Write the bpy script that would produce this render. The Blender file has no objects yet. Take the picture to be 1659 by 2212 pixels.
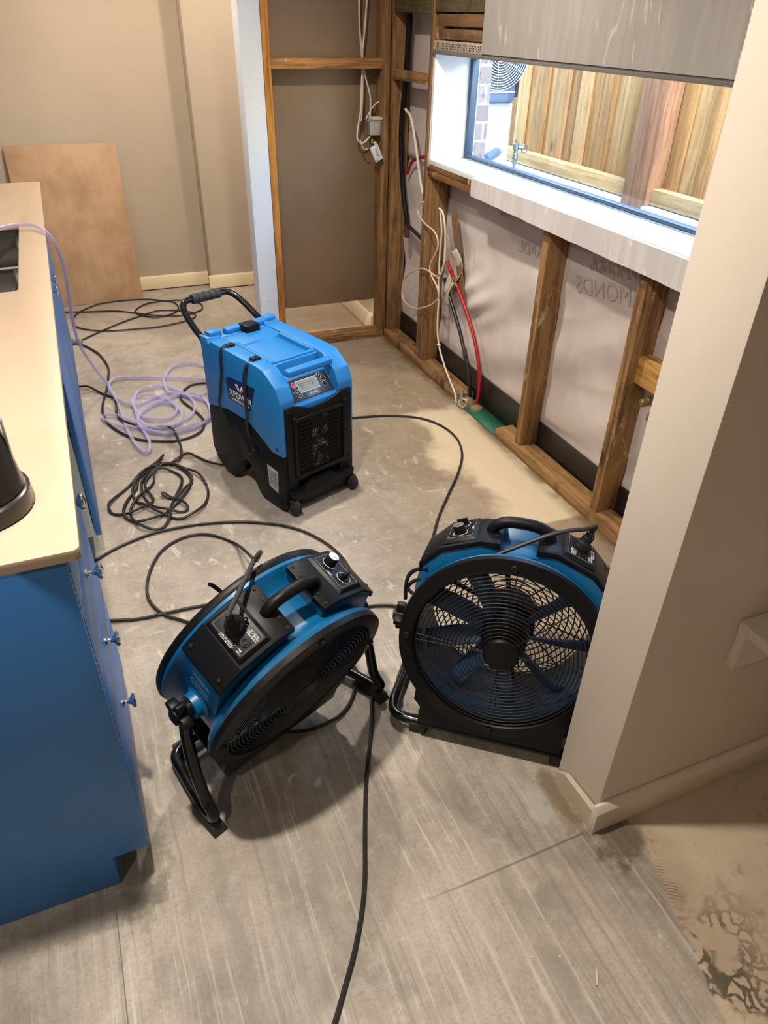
import bpy, bmesh, math, random
from mathutils import Vector, Matrix
from mathutils import noise as mnoise
random.seed(4)
PI = math.pi
scn = bpy.context.scene
COL = scn.collection

# ------------------------------------------------------------------ camera
YAW, PITCH, ROLL, FPX = 0.406284, -0.604239, 0.024117, 1551.58
fw = Vector((math.sin(YAW)*math.cos(PITCH), math.cos(YAW)*math.cos(PITCH), math.sin(PITCH)))
r0 = Vector((math.cos(YAW), -math.sin(YAW), 0)); u0 = r0.cross(fw)
cr = r0*math.cos(ROLL)+u0*math.sin(ROLL); cu = -r0*math.sin(ROLL)+u0*math.cos(ROLL)
cam_d = bpy.data.cameras.new('camera'); cam = bpy.data.objects.new('camera', cam_d); COL.objects.link(cam)
M = Matrix((cr, cu, -fw)).transposed().to_4x4(); M.translation = Vector((0, 0, 1.57))
cam.matrix_world = M
cam_d.sensor_fit = 'VERTICAL'; cam_d.sensor_height = 24; cam_d.lens = FPX/2212*24
cam_d.clip_start = 0.02; cam_d.clip_end = 200
scn.camera = cam

# ------------------------------------------------------------------ light
scn.view_settings.view_transform = 'Standard'; scn.view_settings.look = 'None'
scn.view_settings.gamma = 1.0; scn.view_settings.use_curve_mapping = False
scn.view_settings.exposure = 0.14
world = bpy.data.worlds.new('sky'); scn.world = world; world.use_nodes = True
wn = world.node_tree.nodes; wl = world.node_tree.links
sky = wn.new('ShaderNodeTexSky'); sky.sky_type = 'NISHITA'; sky.sun_disc = False
sky.sun_elevation = math.radians(48); sky.sun_rotation = math.radians(200); sky.air_density = 1.2; sky.dust_density = 1.0
wl.new(sky.outputs[0], wn['Background'].inputs[0]); wn['Background'].inputs[1].default_value = 3.3

def lamp(name, loc, power, color, size=0.12, rot=(0, 0, 0), shape='DISK', size_y=None, spread=PI):
    l = bpy.data.lights.new(name, 'AREA'); l.shape = shape; l.size = size
    if size_y: l.size_y = size_y
    l.energy = power; l.color = color; l.spread = spread
    o = bpy.data.objects.new(name, l); COL.objects.link(o); o.location = loc; o.rotation_euler = rot
    return o
WARM = (1.0, 0.80, 0.58); SOFT = (1.0, 0.91, 0.79)
DL = [(0.0, 1.07, 34, SOFT), (0.72, 2.55, 26, SOFT), (-1.15, 2.5, 9, SOFT), (0.35, 4.2, 19, (1., .87, .73)), (1.4, 4.4, 11, (1., .87, .73)), (-1.15, -0.2, 14, SOFT)]  # last entry is a fill lamp, added to brighten the cabinet end panel
for i, (x, y, p, c) in enumerate(DL):
    lamp('downlight_and_fill', (x, y, 2.375), p, c, 0.09, spread=math.radians(150))

# ------------------------------------------------------------------ helpers
class MB:
    def __init__(s, mat=None): s.v = []; s.f = []; s.M = mat or Matrix.Identity(4)
    def add(s, vs, fs):
        n = len(s.v); s.v += [tuple(s.M @ Vector(p)) for p in vs]; s.f += [tuple(i+n for i in f) for f in fs]; return s
    def box(s, x0, x1, y0, y1, z0, z1):
        vs = [(x, y, z) for x in (x0, x1) for y in (y0, y1) for z in (z0, z1)]
        return s.add(vs, [(0, 1, 3, 2), (4, 6, 7, 5), (0, 4, 5, 1), (2, 3, 7, 6), (0, 2, 6, 4), (1, 5, 7, 3)])
    def prism(s, pts, fn, a, b):
        # pts 2D polygon, fn(p,q,t)->3D, from t=a to t=b
        n = len(pts); vs = [fn(p, q, a) for p, q in pts]+[fn(p, q, b) for p, q in pts]
        fs = [tuple(range(n))[::-1], tuple(range(n, 2*n))]+[(i, (i+1) % n, n+(i+1) % n, n+i) for i in range(n)]
        return s.add(vs, fs)
    def lathe(s, prof, seg=48, org=(0, 0, 0), ax=(0, 0, 1), arc=None):
        ax = Vector(ax).normalized(); t = Vector((1, 0, 0)) if abs(ax.x) < .9 else Vector((0, 1, 0))
        e1 = ax.cross(t).normalized(); e2 = ax.cross(e1); org = Vector(org)
        vs = []; fs = []
        m = len(prof)
        for i in range(seg):
            th = 2*PI*i/seg; d = e1*math.cos(th)+e2*math.sin(th)
            for r, h in prof: vs.append(tuple(org+d*r+ax*h))
        for i in range(seg):
            j = (i+1) % seg
            for k in range(m-1): fs.append((i*m+k, j*m+k, j*m+k+1, i*m+k+1))
        return s.add(vs, fs)
    def tube(s, pts, r, sides=8, closed=False, cap=True, smooth=0, rad=None):
        P = [Vector(p) for p in pts]
        if smooth:
            Q = []; n = len(P); rr = []
            rng = range(n if closed else n-1)
            for i in rng:
                a = P[(i-1) % n] if (closed or i > 0) else P[0]*2-P[1]
                b = P[i]; c = P[(i+1) % n]
                d = P[(i+2) % n] if (closed or i+2 < n) else P[-1]*2-P[-2]
                for k in range(smooth):
                    t = k/smooth
                    Q.append(0.5*((2*b)+(c-a)*t+(2*a-5*b+4*c-d)*t*t+(3*b-a-3*c+d)*t**3))
                    if rad: rr.append(rad[i]*(1-t)+rad[(i+1) % n]*t)
            if not closed:
                Q.append(P[-1]);
                if rad: rr.append(rad[-1])
            P = Q; rad = rr if rad else None
        n = len(P); vs = []; fs = []
        T = []
        for i in range(n):
            if closed: t = P[(i+1) % n]-P[i-1]
            else: t = P[min(i+1, n-1)]-P[max(i-1, 0)]
            T.append(t.normalized() if t.length > 1e-9 else Vector((0, 0, 1)))
        up = Vector((0, 0, 1)) if abs(T[0].z) < .9 else Vector((1, 0, 0))
        N = (up-T[0]*up.dot(T[0])).normalized()
        for i in range(n):
            N = (N-T[i]*N.dot(T[i])).normalized(); B = T[i].cross(N); R = rad[i] if rad else r
            for k in range(sides):
                th = 2*PI*k/sides; vs.append(tuple(P[i]+(N*math.cos(th)+B*math.sin(th))*R))
        m = n if closed else n-1
        for i in range(m):
            j = (i+1) % n
            for k in range(sides): fs.append((i*sides+k, i*sides+(k+1) % sides, j*sides+(k+1) % sides, j*sides+k))
        if cap and not closed: fs += [tuple(range(sides))[::-1], tuple(range((n-1)*sides, n*sides))]
        return s.add(vs, fs)
    def build(s, name, mat, parent=None, bevel=0, segs=2, smooth=True, origin=None):
        me = bpy.data.meshes.new(name); vs = s.v
        if origin is not None: o3 = Vector(origin); vs = [tuple(Vector(p)-o3) for p in vs]
        elif parent is not None: o3 = WORG.get(parent.name, Vector()); vs = [tuple(Vector(p)-o3) for p in vs]
        me.from_pydata(vs, [], s.f); me.update()
        bm = bmesh.new(); bm.from_mesh(me)
        bmesh.ops.recalc_face_normals(bm, faces=bm.faces)
        if bevel:
            ed = [e for e in bm.edges if len(e.link_faces) == 2 and e.calc_face_angle(0) > 0.35]
            bmesh.ops.bevel(bm, geom=ed, offset=bevel, segments=segs, affect='EDGES', profile=0.5, clamp_overlap=True)
        bm.to_mesh(me); bm.free()
        if smooth:
            me.shade_smooth() if hasattr(me, 'shade_smooth') else None
            try: me.set_sharp_from_angle(angle=math.radians(38))
            except Exception: pass
        if mat: me.materials.append(mat)
        o = bpy.data.objects.new(name, me); COL.objects.link(o)
        if origin is not None: o.location = origin
        if parent is not None: o.parent = parent; WORG[o.name] = WORG.get(parent.name, Vector())
        else: WORG[o.name] = Vector(origin) if origin is not None else Vector()
        return o
WORG = {}
def tag(o, label=None, cat=None, group=None, kind=None):
    if label: o['label'] = label
    if cat: o['category'] = cat
    if group: o['group'] = group
    if kind: o['kind'] = kind
    return o
def thing(name, loc, label, cat, group=None):
    o = bpy.data.objects.new(name, None); COL.objects.link(o); o.location = loc; o.empty_display_size = .05
    WORG[o.name] = Vector(loc); tag(o, label, cat, group); return o
def text(s, name, size, mat, parent, M4, extrude=0.0004, align='CENTER', space=1.0):
    c = bpy.data.curves.new(name, 'FONT'); c.body = s; c.size = size; c.extrude = extrude; c.align_x = align; c.align_y = 'CENTER'
    c.space_line = space
    t = bpy.data.objects.new(name+'_curve', c); COL.objects.link(t)
    dg = bpy.context.evaluated_depsgraph_get(); me = bpy.data.meshes.new_from_object(t.evaluated_get(dg))
    bpy.data.objects.remove(t); bpy.data.curves.remove(c)
    org = WORG.get(parent.name, Vector())
    me.transform(Matrix.Translation(-org) @ M4); me.materials.clear(); me.materials.append(mat)
    o = bpy.data.objects.new(name, me); COL.objects.link(o); o.parent = parent; WORG[o.name] = org
    return o
def basis(o, x, y, z=None):
    x = Vector(x).normalized(); y = Vector(y).normalized(); z = x.cross(y)
    m = Matrix((x, y, z)).transposed().to_4x4(); m.translation = Vector(o); return m

# ------------------------------------------------------------------ materials
class NT:
    def __init__(s, name):
        s.m = bpy.data.materials.new(name); s.m.use_nodes = True; s.t = s.m.node_tree; s.n = s.t.nodes
        s.b = s.n['Principled BSDF']; s.out = s.n['Material Output']
        s.co = s.n.new('ShaderNodeTexCoord').outputs['Object']
    def link(s, a, b):
        if hasattr(a, 'links') or isinstance(a, bpy.types.NodeSocket): s.t.links.new(a, b)
        else: b.default_value = a
    def geo(s): s.co = s.n.new('ShaderNodeNewGeometry').outputs['Position']; return s
    def map(s, scale=(1, 1, 1), rot=(0, 0, 0), loc=(0, 0, 0), src=None):
        m = s.n.new('ShaderNodeMapping'); s.t.links.new(src or s.co, m.inputs[0])
        m.inputs[3].default_value = scale; m.inputs[2].default_value = rot; m.inputs[1].default_value = loc; return m.outputs[0]
    def noise(s, scale, vec=None, detail=5, rough=.55, dist=0):
        m = s.n.new('ShaderNodeTexNoise'); s.t.links.new(vec or s.co, m.inputs['Vector'])
        m.inputs['Scale'].default_value = scale; m.inputs['Detail'].default_value = detail; m.inputs['Roughness'].default_value = rough
        m.inputs['Distortion'].default_value = dist; return m.outputs['Fac']
    def vor(s, scale, vec=None, feature='F1'):
        m = s.n.new('ShaderNodeTexVoronoi'); m.feature = feature; s.t.links.new(vec or s.co, m.inputs['Vector'])
        m.inputs['Scale'].default_value = scale; return m.outputs['Distance']
    def math(s, op, a, b=0.0, c=None, clamp=False):
        m = s.n.new('ShaderNodeMath'); m.operation = op; m.use_clamp = clamp
        s.link(a, m.inputs[0]); s.link(b, m.inputs[1])
        if c is not None: s.link(c, m.inputs[2])
        return m.outputs[0]
    def ramp(s, f, a, b, x=0., y=1.):
        m = s.n.new('ShaderNodeMapRange'); m.clamp = True; m.interpolation_type = 'SMOOTHSTEP'
        s.link(f, m.inputs[0]); m.inputs[1].default_value = a; m.inputs[2].default_value = b
        m.inputs[3].default_value = x; m.inputs[4].default_value = y; return m.outputs[0]
    def mix(s, f, a, b, mode='MIX'):
        m = s.n.new('ShaderNodeMix'); m.data_type = 'RGBA'; m.blend_type = mode
        s.link(f, m.inputs[0])
        for v, i in ((a, 6), (b, 7)):
            if isinstance(v, bpy.types.NodeSocket): s.t.links.new(v, m.inputs[i])
            else: m.inputs[i].default_value = (*v, 1) if len(v) == 3 else v
        return m.outputs[2]
    def xyz(s, src=None):
        m = s.n.new('ShaderNodeSeparateXYZ'); s.t.links.new(src or s.co, m.inputs[0]); return m.outputs
    def set(s, color=None, rough=None, metal=None, spec=None, bump=None, bs=.3, bd=.002, coat=None):
        b = s.b
        if color is not None:
            if isinstance(color, bpy.types.NodeSocket): s.t.links.new(color, b.inputs['Base Color'])
            else: b.inputs['Base Color'].default_value = (*color, 1)
        if rough is not None: s.link(rough, b.inputs['Roughness'])
        if metal is not None: s.link(metal, b.inputs['Metallic'])
        if spec is not None: b.inputs['Specular IOR Level'].default_value = spec
        if coat is not None: b.inputs['Coat Weight'].default_value = coat
        if bump is not None:
            m = s.n.new('ShaderNodeBump'); m.inputs['Strength'].default_value = bs; m.inputs['Distance'].default_value = bd
            s.t.links.new(bump, m.inputs['Height']); s.t.links.new(m.outputs[0], b.inputs['Normal'])
        return s.m
def L(r, g, b):     # sRGB 0-255 -> linear
    f = lambda c: (c/255/12.92) if c/255 <= .04045 else ((c/255+.055)/1.055)**2.4
    return (f(r), f(g), f(b))
def plain(name, c, rough=.5, metal=0, var=.06, nscale=40, bs=.08, spec=.5, coat=None):
    t = NT(name); f = t.noise(nscale, detail=3); big = t.noise(3.1, detail=3)
    k = t.ramp(big, .3, .7, 1-var, 1+var*.5)
    col = t.mix(1., c, (1, 1, 1), 'MULTIPLY'); m = t.n.new('ShaderNodeMix'); m.data_type = 'RGBA'; m.blend_type = 'MULTIPLY'; m.inputs[0].default_value = 1
    m.inputs[6].default_value = (*c, 1); cb = t.n.new('ShaderNodeCombineColor'); [t.t.links.new(k, cb.inputs[i]) for i in range(3)]
    t.t.links.new(cb.outputs[0], m.inputs[7])
    return t.set(m.outputs[2], rough, metal, spec, f, bs, .001, coat)
def wood(name, base, dark, axis='z', stain=.5, pale=None, rough=.7, rnd=0.):
    t = NT(name); t.geo()
    sc = {'z': (26, 26, 1.6), 'x': (1.6, 26, 26), 'y': (26, 1.6, 26)}[axis]
    g = t.noise(1.6, t.map(sc, loc=(rnd, rnd*2, rnd)), 8, .65, .6); g2 = t.noise(5, t.map(sc), 4, .6)
    c = t.mix(t.ramp(g, .38, .68), base, dark)
    c = t.mix(t.ramp(g2, .5, .75, 0, .45), c, tuple(v*.5 for v in dark))
    st = t.noise(5.5, t.map((1, 1, .5), loc=(rnd, 0, rnd)), 6, .65, .4)
    c = t.mix(t.ramp(st, .50, .70, 0, min(.9, stain*1.3)), c, tuple(v*.33 for v in dark))
    fb = t.noise(5, t.map(tuple(q*2.2 for q in sc)), 5, .75); c = t.mix(t.ramp(fb, .54, .66, 0, .45), c, tuple(min(1, v*1.5) for v in base))
    kn = t.vor(3.3, t.map((1, 1, .75) if axis == 'z' else (1, 1, 1), loc=(rnd*3, 0, 0)))
    c = t.mix(t.ramp(kn, .045, .11, .8, 0), c, tuple(v*.25 for v in dark))
    if pale:
        ps = t.noise(9, t.map((1, 1, .5), loc=(3+rnd, 0, 0)), 7, .75, .5)
        c = t.mix(t.ramp(ps, .58, .66, 0, .75), c, pale)
    return t.set(c, rough, 0, .35, g, .35, .003)
PATHS = {
  'cord_far': [(-0.194,4.842,0.006),(-0.132,4.818,0.006),(0.017,4.783,0.006),(0.171,4.735,0.006),(0.271,4.67,0.006),(0.374,4.586,0.006),(0.481,4.536,0.006),(0.564,4.524,0.006),(0.623,4.548,0.006),(0.68,4.602,0.006),(0.693,4.688,0.006),(0.662,4.764,0.006),(0.589,4.811,0.006),(0.481,4.845,0.006),(0.365,4.814,0.006),(0.294,4.737,0.006),(0.281,4.667,0.006),(0.322,4.592,0.006),(0.391,4.544,0.006),(0.487,4.571,0.006),(0.546,4.674,0.006),(0.53,4.796,0.006),(0.452,4.863,0.006),(0.377,4.902,0.006),(0.238,4.937,0.006),(0.087,4.91,0.006),(-0.017,4.832,0.006),(-0.066,4.751,0.006),(-0.089,4.653,0.006),(-0.078,4.535,0.006),(-0.019,4.459,0.006),(0.096,4.397,0.006),(0.237,4.376,0.006),(0.382,4.373,0.006),(0.521,4.404,0.006),(0.608,4.468,0.006),(0.617,4.537,0.006),(0.556,4.615,0.006),(0.422,4.655,0.006),(0.309,4.609,0.006),(0.179,4.513,0.006),(0.047,4.403,0.006),(-0.064,4.295,0.006),(-0.077,4.287,0.006)],
  'cord_mid': [(-0.08,4.232,0.006),(-0.062,4.214,0.006),(-0.026,4.152,0.006),(0.017,4.031,0.006),(0.042,3.858,0.006),(0.033,3.724,0.006),(0.009,3.556,0.006),(-0.021,3.402,0.006),(-0.028,3.292,0.006),(-0.012,3.179,0.006),(0.032,3.073,0.006),(0.088,2.996,0.006),(0.167,2.942,0.006),(0.251,2.92,0.006),(0.331,2.937,0.006),(0.381,2.994,0.006),(0.397,3.081,0.006),(0.376,3.185,0.006),(0.339,3.314,0.006),(0.348,3.386,0.006),(0.409,3.473,0.006),(0.489,3.476,0.006),(0.555,3.468,0.006)],
  'cord_coil': [(-0.15,3.664,0.006),(-0.113,3.639,0.012),(-0.07,3.608,0.018),(-0.011,3.525,0.006),(0.035,3.448,0.012),(0.039,3.366,0.018),(0.031,3.284,0.006),(0.045,3.198,0.012),(0.087,3.123,0.018),(0.143,3.089,0.006),(0.212,3.066,0.012),(0.249,3.011,0.018),(0.259,2.902,0.006),(0.251,2.799,0.012),(0.225,2.73,0.018),(0.179,2.731,0.006),(0.122,2.725,0.012),(0.071,2.681,0.018),(0.008,2.603,0.006),(-0.052,2.529,0.012),(-0.074,2.482,0.018),(-0.065,2.434,0.006),(-0.018,2.407,0.012),(0.039,2.421,0.018),(0.081,2.46,0.006),(0.089,2.485,0.012),(0.074,2.549,0.018),(0.078,2.617,0.006),(0.109,2.666,0.012),(0.152,2.687,0.018),(0.194,2.661,0.006),(0.218,2.594,0.012),(0.201,2.52,0.018),(0.166,2.456,0.006),(0.14,2.383,0.012),(0.131,2.324,0.018),(0.097,2.277,0.006),(0.056,2.276,0.012),(0.017,2.316,0.018),(-0.002,2.384,0.006),(0.004,2.443,0.012),(0.04,2.504,0.018),(0.104,2.596,0.006),(0.12,2.673,0.012),(0.147,2.726,0.018),(0.199,2.729,0.006),(0.249,2.656,0.012),(0.288,2.588,0.018),(0.301,2.482,0.006),(0.273,2.378,0.012),(0.218,2.317,0.018),(0.162,2.312,0.006),(0.113,2.357,0.012),(0.059,2.432,0.018),(0.028,2.489,0.006),(0.023,2.568,0.012),(0.051,2.637,0.018),(0.092,2.694,0.006),(0.134,2.742,0.012),(0.175,2.793,0.018),(0.155,2.779,0.006),(0.106,2.72,0.012),(0.058,2.655,0.018),(0.039,2.581,0.006),(-0.003,2.501,0.012),(-0.026,2.419,0.018),(-0.013,2.37,0.006),(0.02,2.34,0.012),(0.074,2.337,0.018),(0.125,2.371,0.006),(0.193,2.446,0.012),(0.241,2.525,0.018),(0.25,2.603,0.006),(0.219,2.689,0.012),(0.172,2.722,0.018),(0.118,2.695,0.006),(0.075,2.638,0.012),(0.058,2.574,0.018),(0.062,2.495,0.006),(0.085,2.422,0.012),(0.126,2.379,0.018),(0.178,2.355,0.006),(0.204,2.367,0.012),(0.192,2.409,0.018),(0.158,2.468,0.006),(0.135,2.501,0.012),(0.126,2.49,0.018),(0.149,2.467,0.006),(0.176,2.457,0.012),(0.218,2.504,0.018),(0.253,2.561,0.006),(0.25,2.634,0.012),(0.206,2.705,0.018),(0.194,2.731,0.006),(0.235,2.76,0.012),(0.275,2.773,0.018),(0.308,2.75,0.006),(0.338,2.688,0.012),(0.371,2.642,0.018),(0.413,2.594,0.03),(0.451,2.468,0.12),(0.48,2.367,0.206)],
  'cord_a': [(-0.182,2.125,0.006),(-0.154,2.157,0.006),(-0.06,2.216,0.006),(0.073,2.254,0.006),(0.24,2.247,0.006),(0.402,2.197,0.006),(0.537,2.108,0.006),(0.61,2.003,0.006),(0.648,1.887,0.006),(0.65,1.751,0.006),(0.6,1.598,0.006)],
  'cord_b': [(-0.179,1.85,0.006),(-0.129,1.832,0.006),(-0.045,1.811,0.006),(0.039,1.805,0.006),(0.125,1.802,0.006),(0.24,1.785,0.006),(0.379,1.731,0.006),(0.501,1.625,0.006),(0.616,1.602,0.006),(0.66,1.601,0.006),(0.732,1.568,0.006),(0.771,1.509,0.006)],
  'cord_front': [(0.534,1.312,0.006),(0.518,1.263,0.006),(0.484,1.173,0.006),(0.432,1.068,0.006),(0.397,0.995,0.006),(0.351,0.883,0.006),(0.311,0.781,0.006),(0.275,0.71,0.006),(0.236,0.648,0.006),(0.199,0.599,0.006),(0.158,0.546,0.006),(0.112,0.496,0.006)],
  'cord_under': [(0.308,1.477,0.006),(0.452,1.481,0.006),(0.51,1.378,0.006),(0.488,1.311,0.006),(0.456,1.261,0.006),(0.413,1.226,0.006),(0.362,1.212,0.006),(0.31,1.211,0.006),(0.263,1.226,0.006),(0.199,1.269,0.006)],
  'cord_right': [(0.926,2.893,0.006),(1.042,2.86,0.006),(1.205,2.825,0.006),(1.342,2.754,0.006),(1.412,2.648,0.006),(1.427,2.514,0.006),(1.385,2.374,0.006),(1.298,2.241,0.006),(1.19,2.112,0.006),(1.09,1.993,0.006),(1.018,1.893,0.006),(0.972,1.82,0.006),(0.912,1.703,0.006),(0.913,1.598,0.006)],
  'cord_f1': [(0.155,1.061,0.584),(0.164,1.065,0.624),(0.17,1.101,0.673),(0.237,1.231,0.599),(0.297,1.594,0.3),(0.328,1.855,0.12),(0.327,2.014,0.04),(0.311,2.103,0.006),(0.243,2.174,0.006),(0.162,2.19,0.006),(0.073,2.137,0.006),(0.014,2.023,0.006),(-0.005,1.904,0.006),(0.025,1.81,0.006),(0.078,1.756,0.006),(0.146,1.685,0.006)],
  'hose': [(-0.387,2.786,0.925),(-0.282,2.911,0.925),(-0.225,2.975,0.925),(-0.166,3.02,0.922),(-0.113,3.015,0.918),(-0.081,2.947,0.91),(-0.059,2.939,0.87),(-0.049,2.985,0.8),(-0.049,3.034,0.7),(-0.058,3.129,0.58),(-0.065,3.256,0.45),(-0.059,3.404,0.3),(-0.021,3.51,0.15),(0.021,3.508,0.06),(0.042,3.413,0.02),(0.054,3.257,0.01),(0.06,3.08,0.01),(0.08,2.925,0.01),(0.108,2.851,0.01),(0.129,2.872,0.01),(0.136,2.965,0.01),(0.121,3.083,0.01),(0.115,3.217,0.01),(0.12,3.356,0.01),(0.152,3.479,0.01),(0.227,3.498,0.01),(0.294,3.49,0.01),(0.352,3.391,0.01),(0.389,3.257,0.01),(0.365,3.153,0.01),(0.306,3.08,0.01),(0.227,3.044,0.01),(0.153,3.071,0.01),(0.121,3.175,0.01),(0.143,3.262,0.01),(0.189,3.302,0.01),(0.249,3.309,0.01),(0.295,3.263,0.01),(0.295,3.192,0.01),(0.252,3.139,0.01),(0.189,3.136,0.01),(0.14,3.194,0.01),(0.113,3.301,0.01),(0.112,3.389,0.01),(0.138,3.416,0.01),(0.186,3.413,0.01),(0.251,3.367,0.01),(0.288,3.295,0.01),(0.315,3.171,0.01),(0.289,3.086,0.01),(0.227,3.044,0.01),(0.142,3.075,0.01),(0.038,3.126,0.01),(-0.021,3.2,0.01),(-0.035,3.259,0.01),(-0.004,3.261,0.01),(0.048,3.222,0.01),(0.106,3.14,0.01),(0.14,3.057,0.01),(0.213,2.992,0.01),(0.294,2.98,0.01),(0.374,3.015,0.01),(0.429,3.088,0.01),(0.447,3.179,0.01),(0.442,3.312,0.01),(0.396,3.359,0.01),(0.336,3.366,0.01),(0.291,3.428,0.01),(0.286,3.524,0.01),(0.303,3.616,0.01),(0.354,3.718,0.01),(0.425,3.746,0.01),(0.509,3.697,0.01),(0.546,3.579,0.01),(0.512,3.442,0.01),(0.476,3.361,0.01),(0.399,3.313,0.01),(0.336,3.366,0.01),(0.232,3.315,0.01),(0.14,3.236,0.01),(0.113,3.151,0.01),(0.128,3.054,0.01),(0.215,3.003,0.01),(0.327,3.006,0.01),(0.402,3.044,0.01),(0.442,3.124,0.01),(0.443,3.252,0.01),(0.391,3.331,0.01),(0.303,3.393,0.01),(0.217,3.379,0.01),(0.116,3.329,0.01),(0.047,3.442,0.01),(0.023,3.573,0.01),(0.042,3.645,0.01),(0.106,3.671,0.01),(0.333,3.581,0.01),(0.484,3.498,0.01),(0.53,3.468,0.01)],
  'wireA': [(1.462,3.84,1.681),(1.466,3.84,1.522),(1.481,3.84,1.41),(1.476,3.84,1.295),(1.471,3.84,1.175),(1.457,3.84,1.103),(1.454,3.84,1.051),(1.482,3.84,1.031),(1.525,3.84,1.059)],
  'wireB': [(1.509,3.845,1.683),(1.494,3.845,1.522),(1.483,3.845,1.414),(1.495,3.845,1.333),(1.525,3.845,1.234),(1.524,3.845,1.153),(1.514,3.845,1.128)],
  'wireC': [(1.578,3.85,1.217),(1.548,3.85,1.197),(1.52,3.85,1.163),(1.503,3.85,1.136)],
  'wireD': [(1.464,3.835,1.681),(1.464,3.835,1.522),(1.474,3.835,1.411),(1.482,3.835,1.295),(1.477,3.835,1.175),(1.472,3.835,1.13)],
  'leadbox': [(1.461,3.82,1.053),(1.472,3.82,1.021),(1.487,3.82,1.005),(1.505,3.82,1.005)],
  'wireE': [(1.64,3.666,1.196),(1.64,3.596,1.166),(1.64,3.544,1.082),(1.64,3.496,0.987),(1.64,3.454,0.9),(1.64,3.421,0.853)],
  'wireF': [(1.595,3.323,0.84),(1.595,3.378,0.804),(1.595,3.363,0.771),(1.595,3.281,0.746),(1.595,3.187,0.735),(1.595,3.142,0.703),(1.595,3.146,0.66),(1.595,3.207,0.579),(1.595,3.201,0.536),(1.595,3.122,0.491),(1.595,3.101,0.452),(1.595,3.132,0.415),(1.595,3.232,0.358),(1.595,3.358,0.31),(1.595,3.476,0.3),(1.595,3.529,0.334),(1.595,3.511,0.414),(1.595,3.417,0.484),(1.595,3.298,0.532),(1.595,3.202,0.54),(1.595,3.139,0.538),(1.595,3.102,0.563)],
  'wireG': [(1.6,3.158,0.844),(1.6,3.117,0.828),(1.6,3.083,0.758),(1.6,3.073,0.635),(1.6,3.097,0.564),(1.6,3.123,0.535),(1.6,3.106,0.45),(1.6,3.102,0.312),(1.6,3.072,0.214),(1.6,2.997,0.133),(1.6,2.91,0.07),(1.6,2.865,0.04),(1.6,2.842,-0.006)],
  'wireH': [(1.605,3.158,0.839),(1.605,3.13,0.747),(1.605,3.134,0.641),(1.605,3.128,0.533)],
  'pipeBlack': [(1.66,3.698,1.58),(1.66,3.709,1.417),(1.66,3.72,1.302),(1.66,3.752,1.139),(1.66,3.745,0.992),(1.66,3.707,0.822),(1.66,3.653,0.695),(1.66,3.641,0.628)],
  'pipeBranch': [(1.66,3.644,0.662),(1.66,3.548,0.649),(1.66,3.432,0.63),(1.66,3.32,0.611)],
  'pipeRedTop': [(1.68,3.705,0.899),(1.68,3.653,0.962),(1.68,3.572,0.992),(1.68,3.442,1.019)],
  'pipeRed': [(1.665,3.168,0.594),(1.665,3.134,0.57),(1.665,3.062,0.52),(1.665,2.962,0.443),(1.665,2.879,0.37),(1.665,2.805,0.271),(1.665,2.758,0.173),(1.665,2.749,0.08),(1.665,2.764,-0.013)],
  'pipeDark': [(1.665,3.185,0.511),(1.665,3.148,0.465),(1.665,3.064,0.387),(1.665,2.987,0.309),(1.665,2.917,0.216)],
  'pipeDark2': [(1.665,2.919,0.227),(1.665,2.88,0.171),(1.665,2.845,0.087),(1.665,2.826,-0.042)],
  'cord_f2': [(0.964,1.056,0.569),(0.976,1.049,0.575),(0.977,1.052,0.592),(0.958,1.056,0.604),(0.926,1.067,0.601),(0.875,1.082,0.588),(0.816,1.101,0.561),(0.764,1.116,0.537),(0.724,1.136,0.541),(0.67,1.17,0.508),(0.638,1.205,0.468),(0.62,1.229,0.452),(0.608,1.246,0.425),(0.604,1.253,0.385),(0.61,1.264,0.333)],
  'cord_f2b': [(0.638,1.2,0.443),(0.621,1.233,0.414),(0.61,1.249,0.388),(0.61,1.246,0.375),(0.622,1.234,0.366)],
}
# ------------------------------------------------------------------ palette
m_wall = plain('painted_wall', L(206, 190, 168), .6, var=.03, bs=.05)
m_wall2 = plain('painted_wall_cream', L(192, 178, 160), .6, var=.03, bs=.05)
m_nib = plain('painted_nib_wall', L(205, 194, 182), .55, var=.02, bs=.05)
m_ceil = plain('ceiling_paint', L(228, 224, 216), .8, var=.02)
m_skirt = plain('skirting_paint', L(214, 198, 164), .45, var=.04)
m_skirt2 = plain('skirting_paint_grey', L(205, 192, 176), .45, var=.08)
m_white = plain('white_gloss', L(226, 232, 238), .35, var=.02)
m_post = plain('white_post', L(214, 222, 232), .4, var=.03)
m_frame = plain('window_frame_grey', L(58, 74, 92), .35)
m_blue = plain('cabinet_blue', L(48, 112, 182), .42, var=.06, nscale=200, bs=.02)
m_mel = plain('melamine', L(205, 220, 226), .45, var=.02)
m_black = plain('black_plastic', (.005, .005, .006), .42, var=.1, nscale=400, bs=.10, spec=.2)
m_blackm = plain('black_matt', (.008, .008, .009), .6, var=.1, spec=.25)
m_tube = plain('black_tube', (.006, .006, .007), .22, var=.1, bs=.02, spec=.4)
m_rubber = plain('rubber', (.016, .016, .018), .7, var=.2)
m_foam = plain('foam_grip', (.022, .026, .032), .75)
m_fblue = plain('moulded_blue', L(2, 88, 136), .38, var=.06, nscale=350, bs=.12)
m_dblue = plain('dehumidifier_blue', L(28, 116, 182), .42, var=.05, nscale=300, bs=.10)
m_chrome = plain('chrome', (.8, .8, .82), .08, 1, var=.02, bs=0)
m_steel = plain('brushed_steel', (.55, .56, .57), .3, 1)
m_txt = plain('print_white', L(225, 228, 232), .6, var=0)
m_txt2 = plain('print_blue_grey', L(150, 200, 225), .6, var=0)
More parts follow.
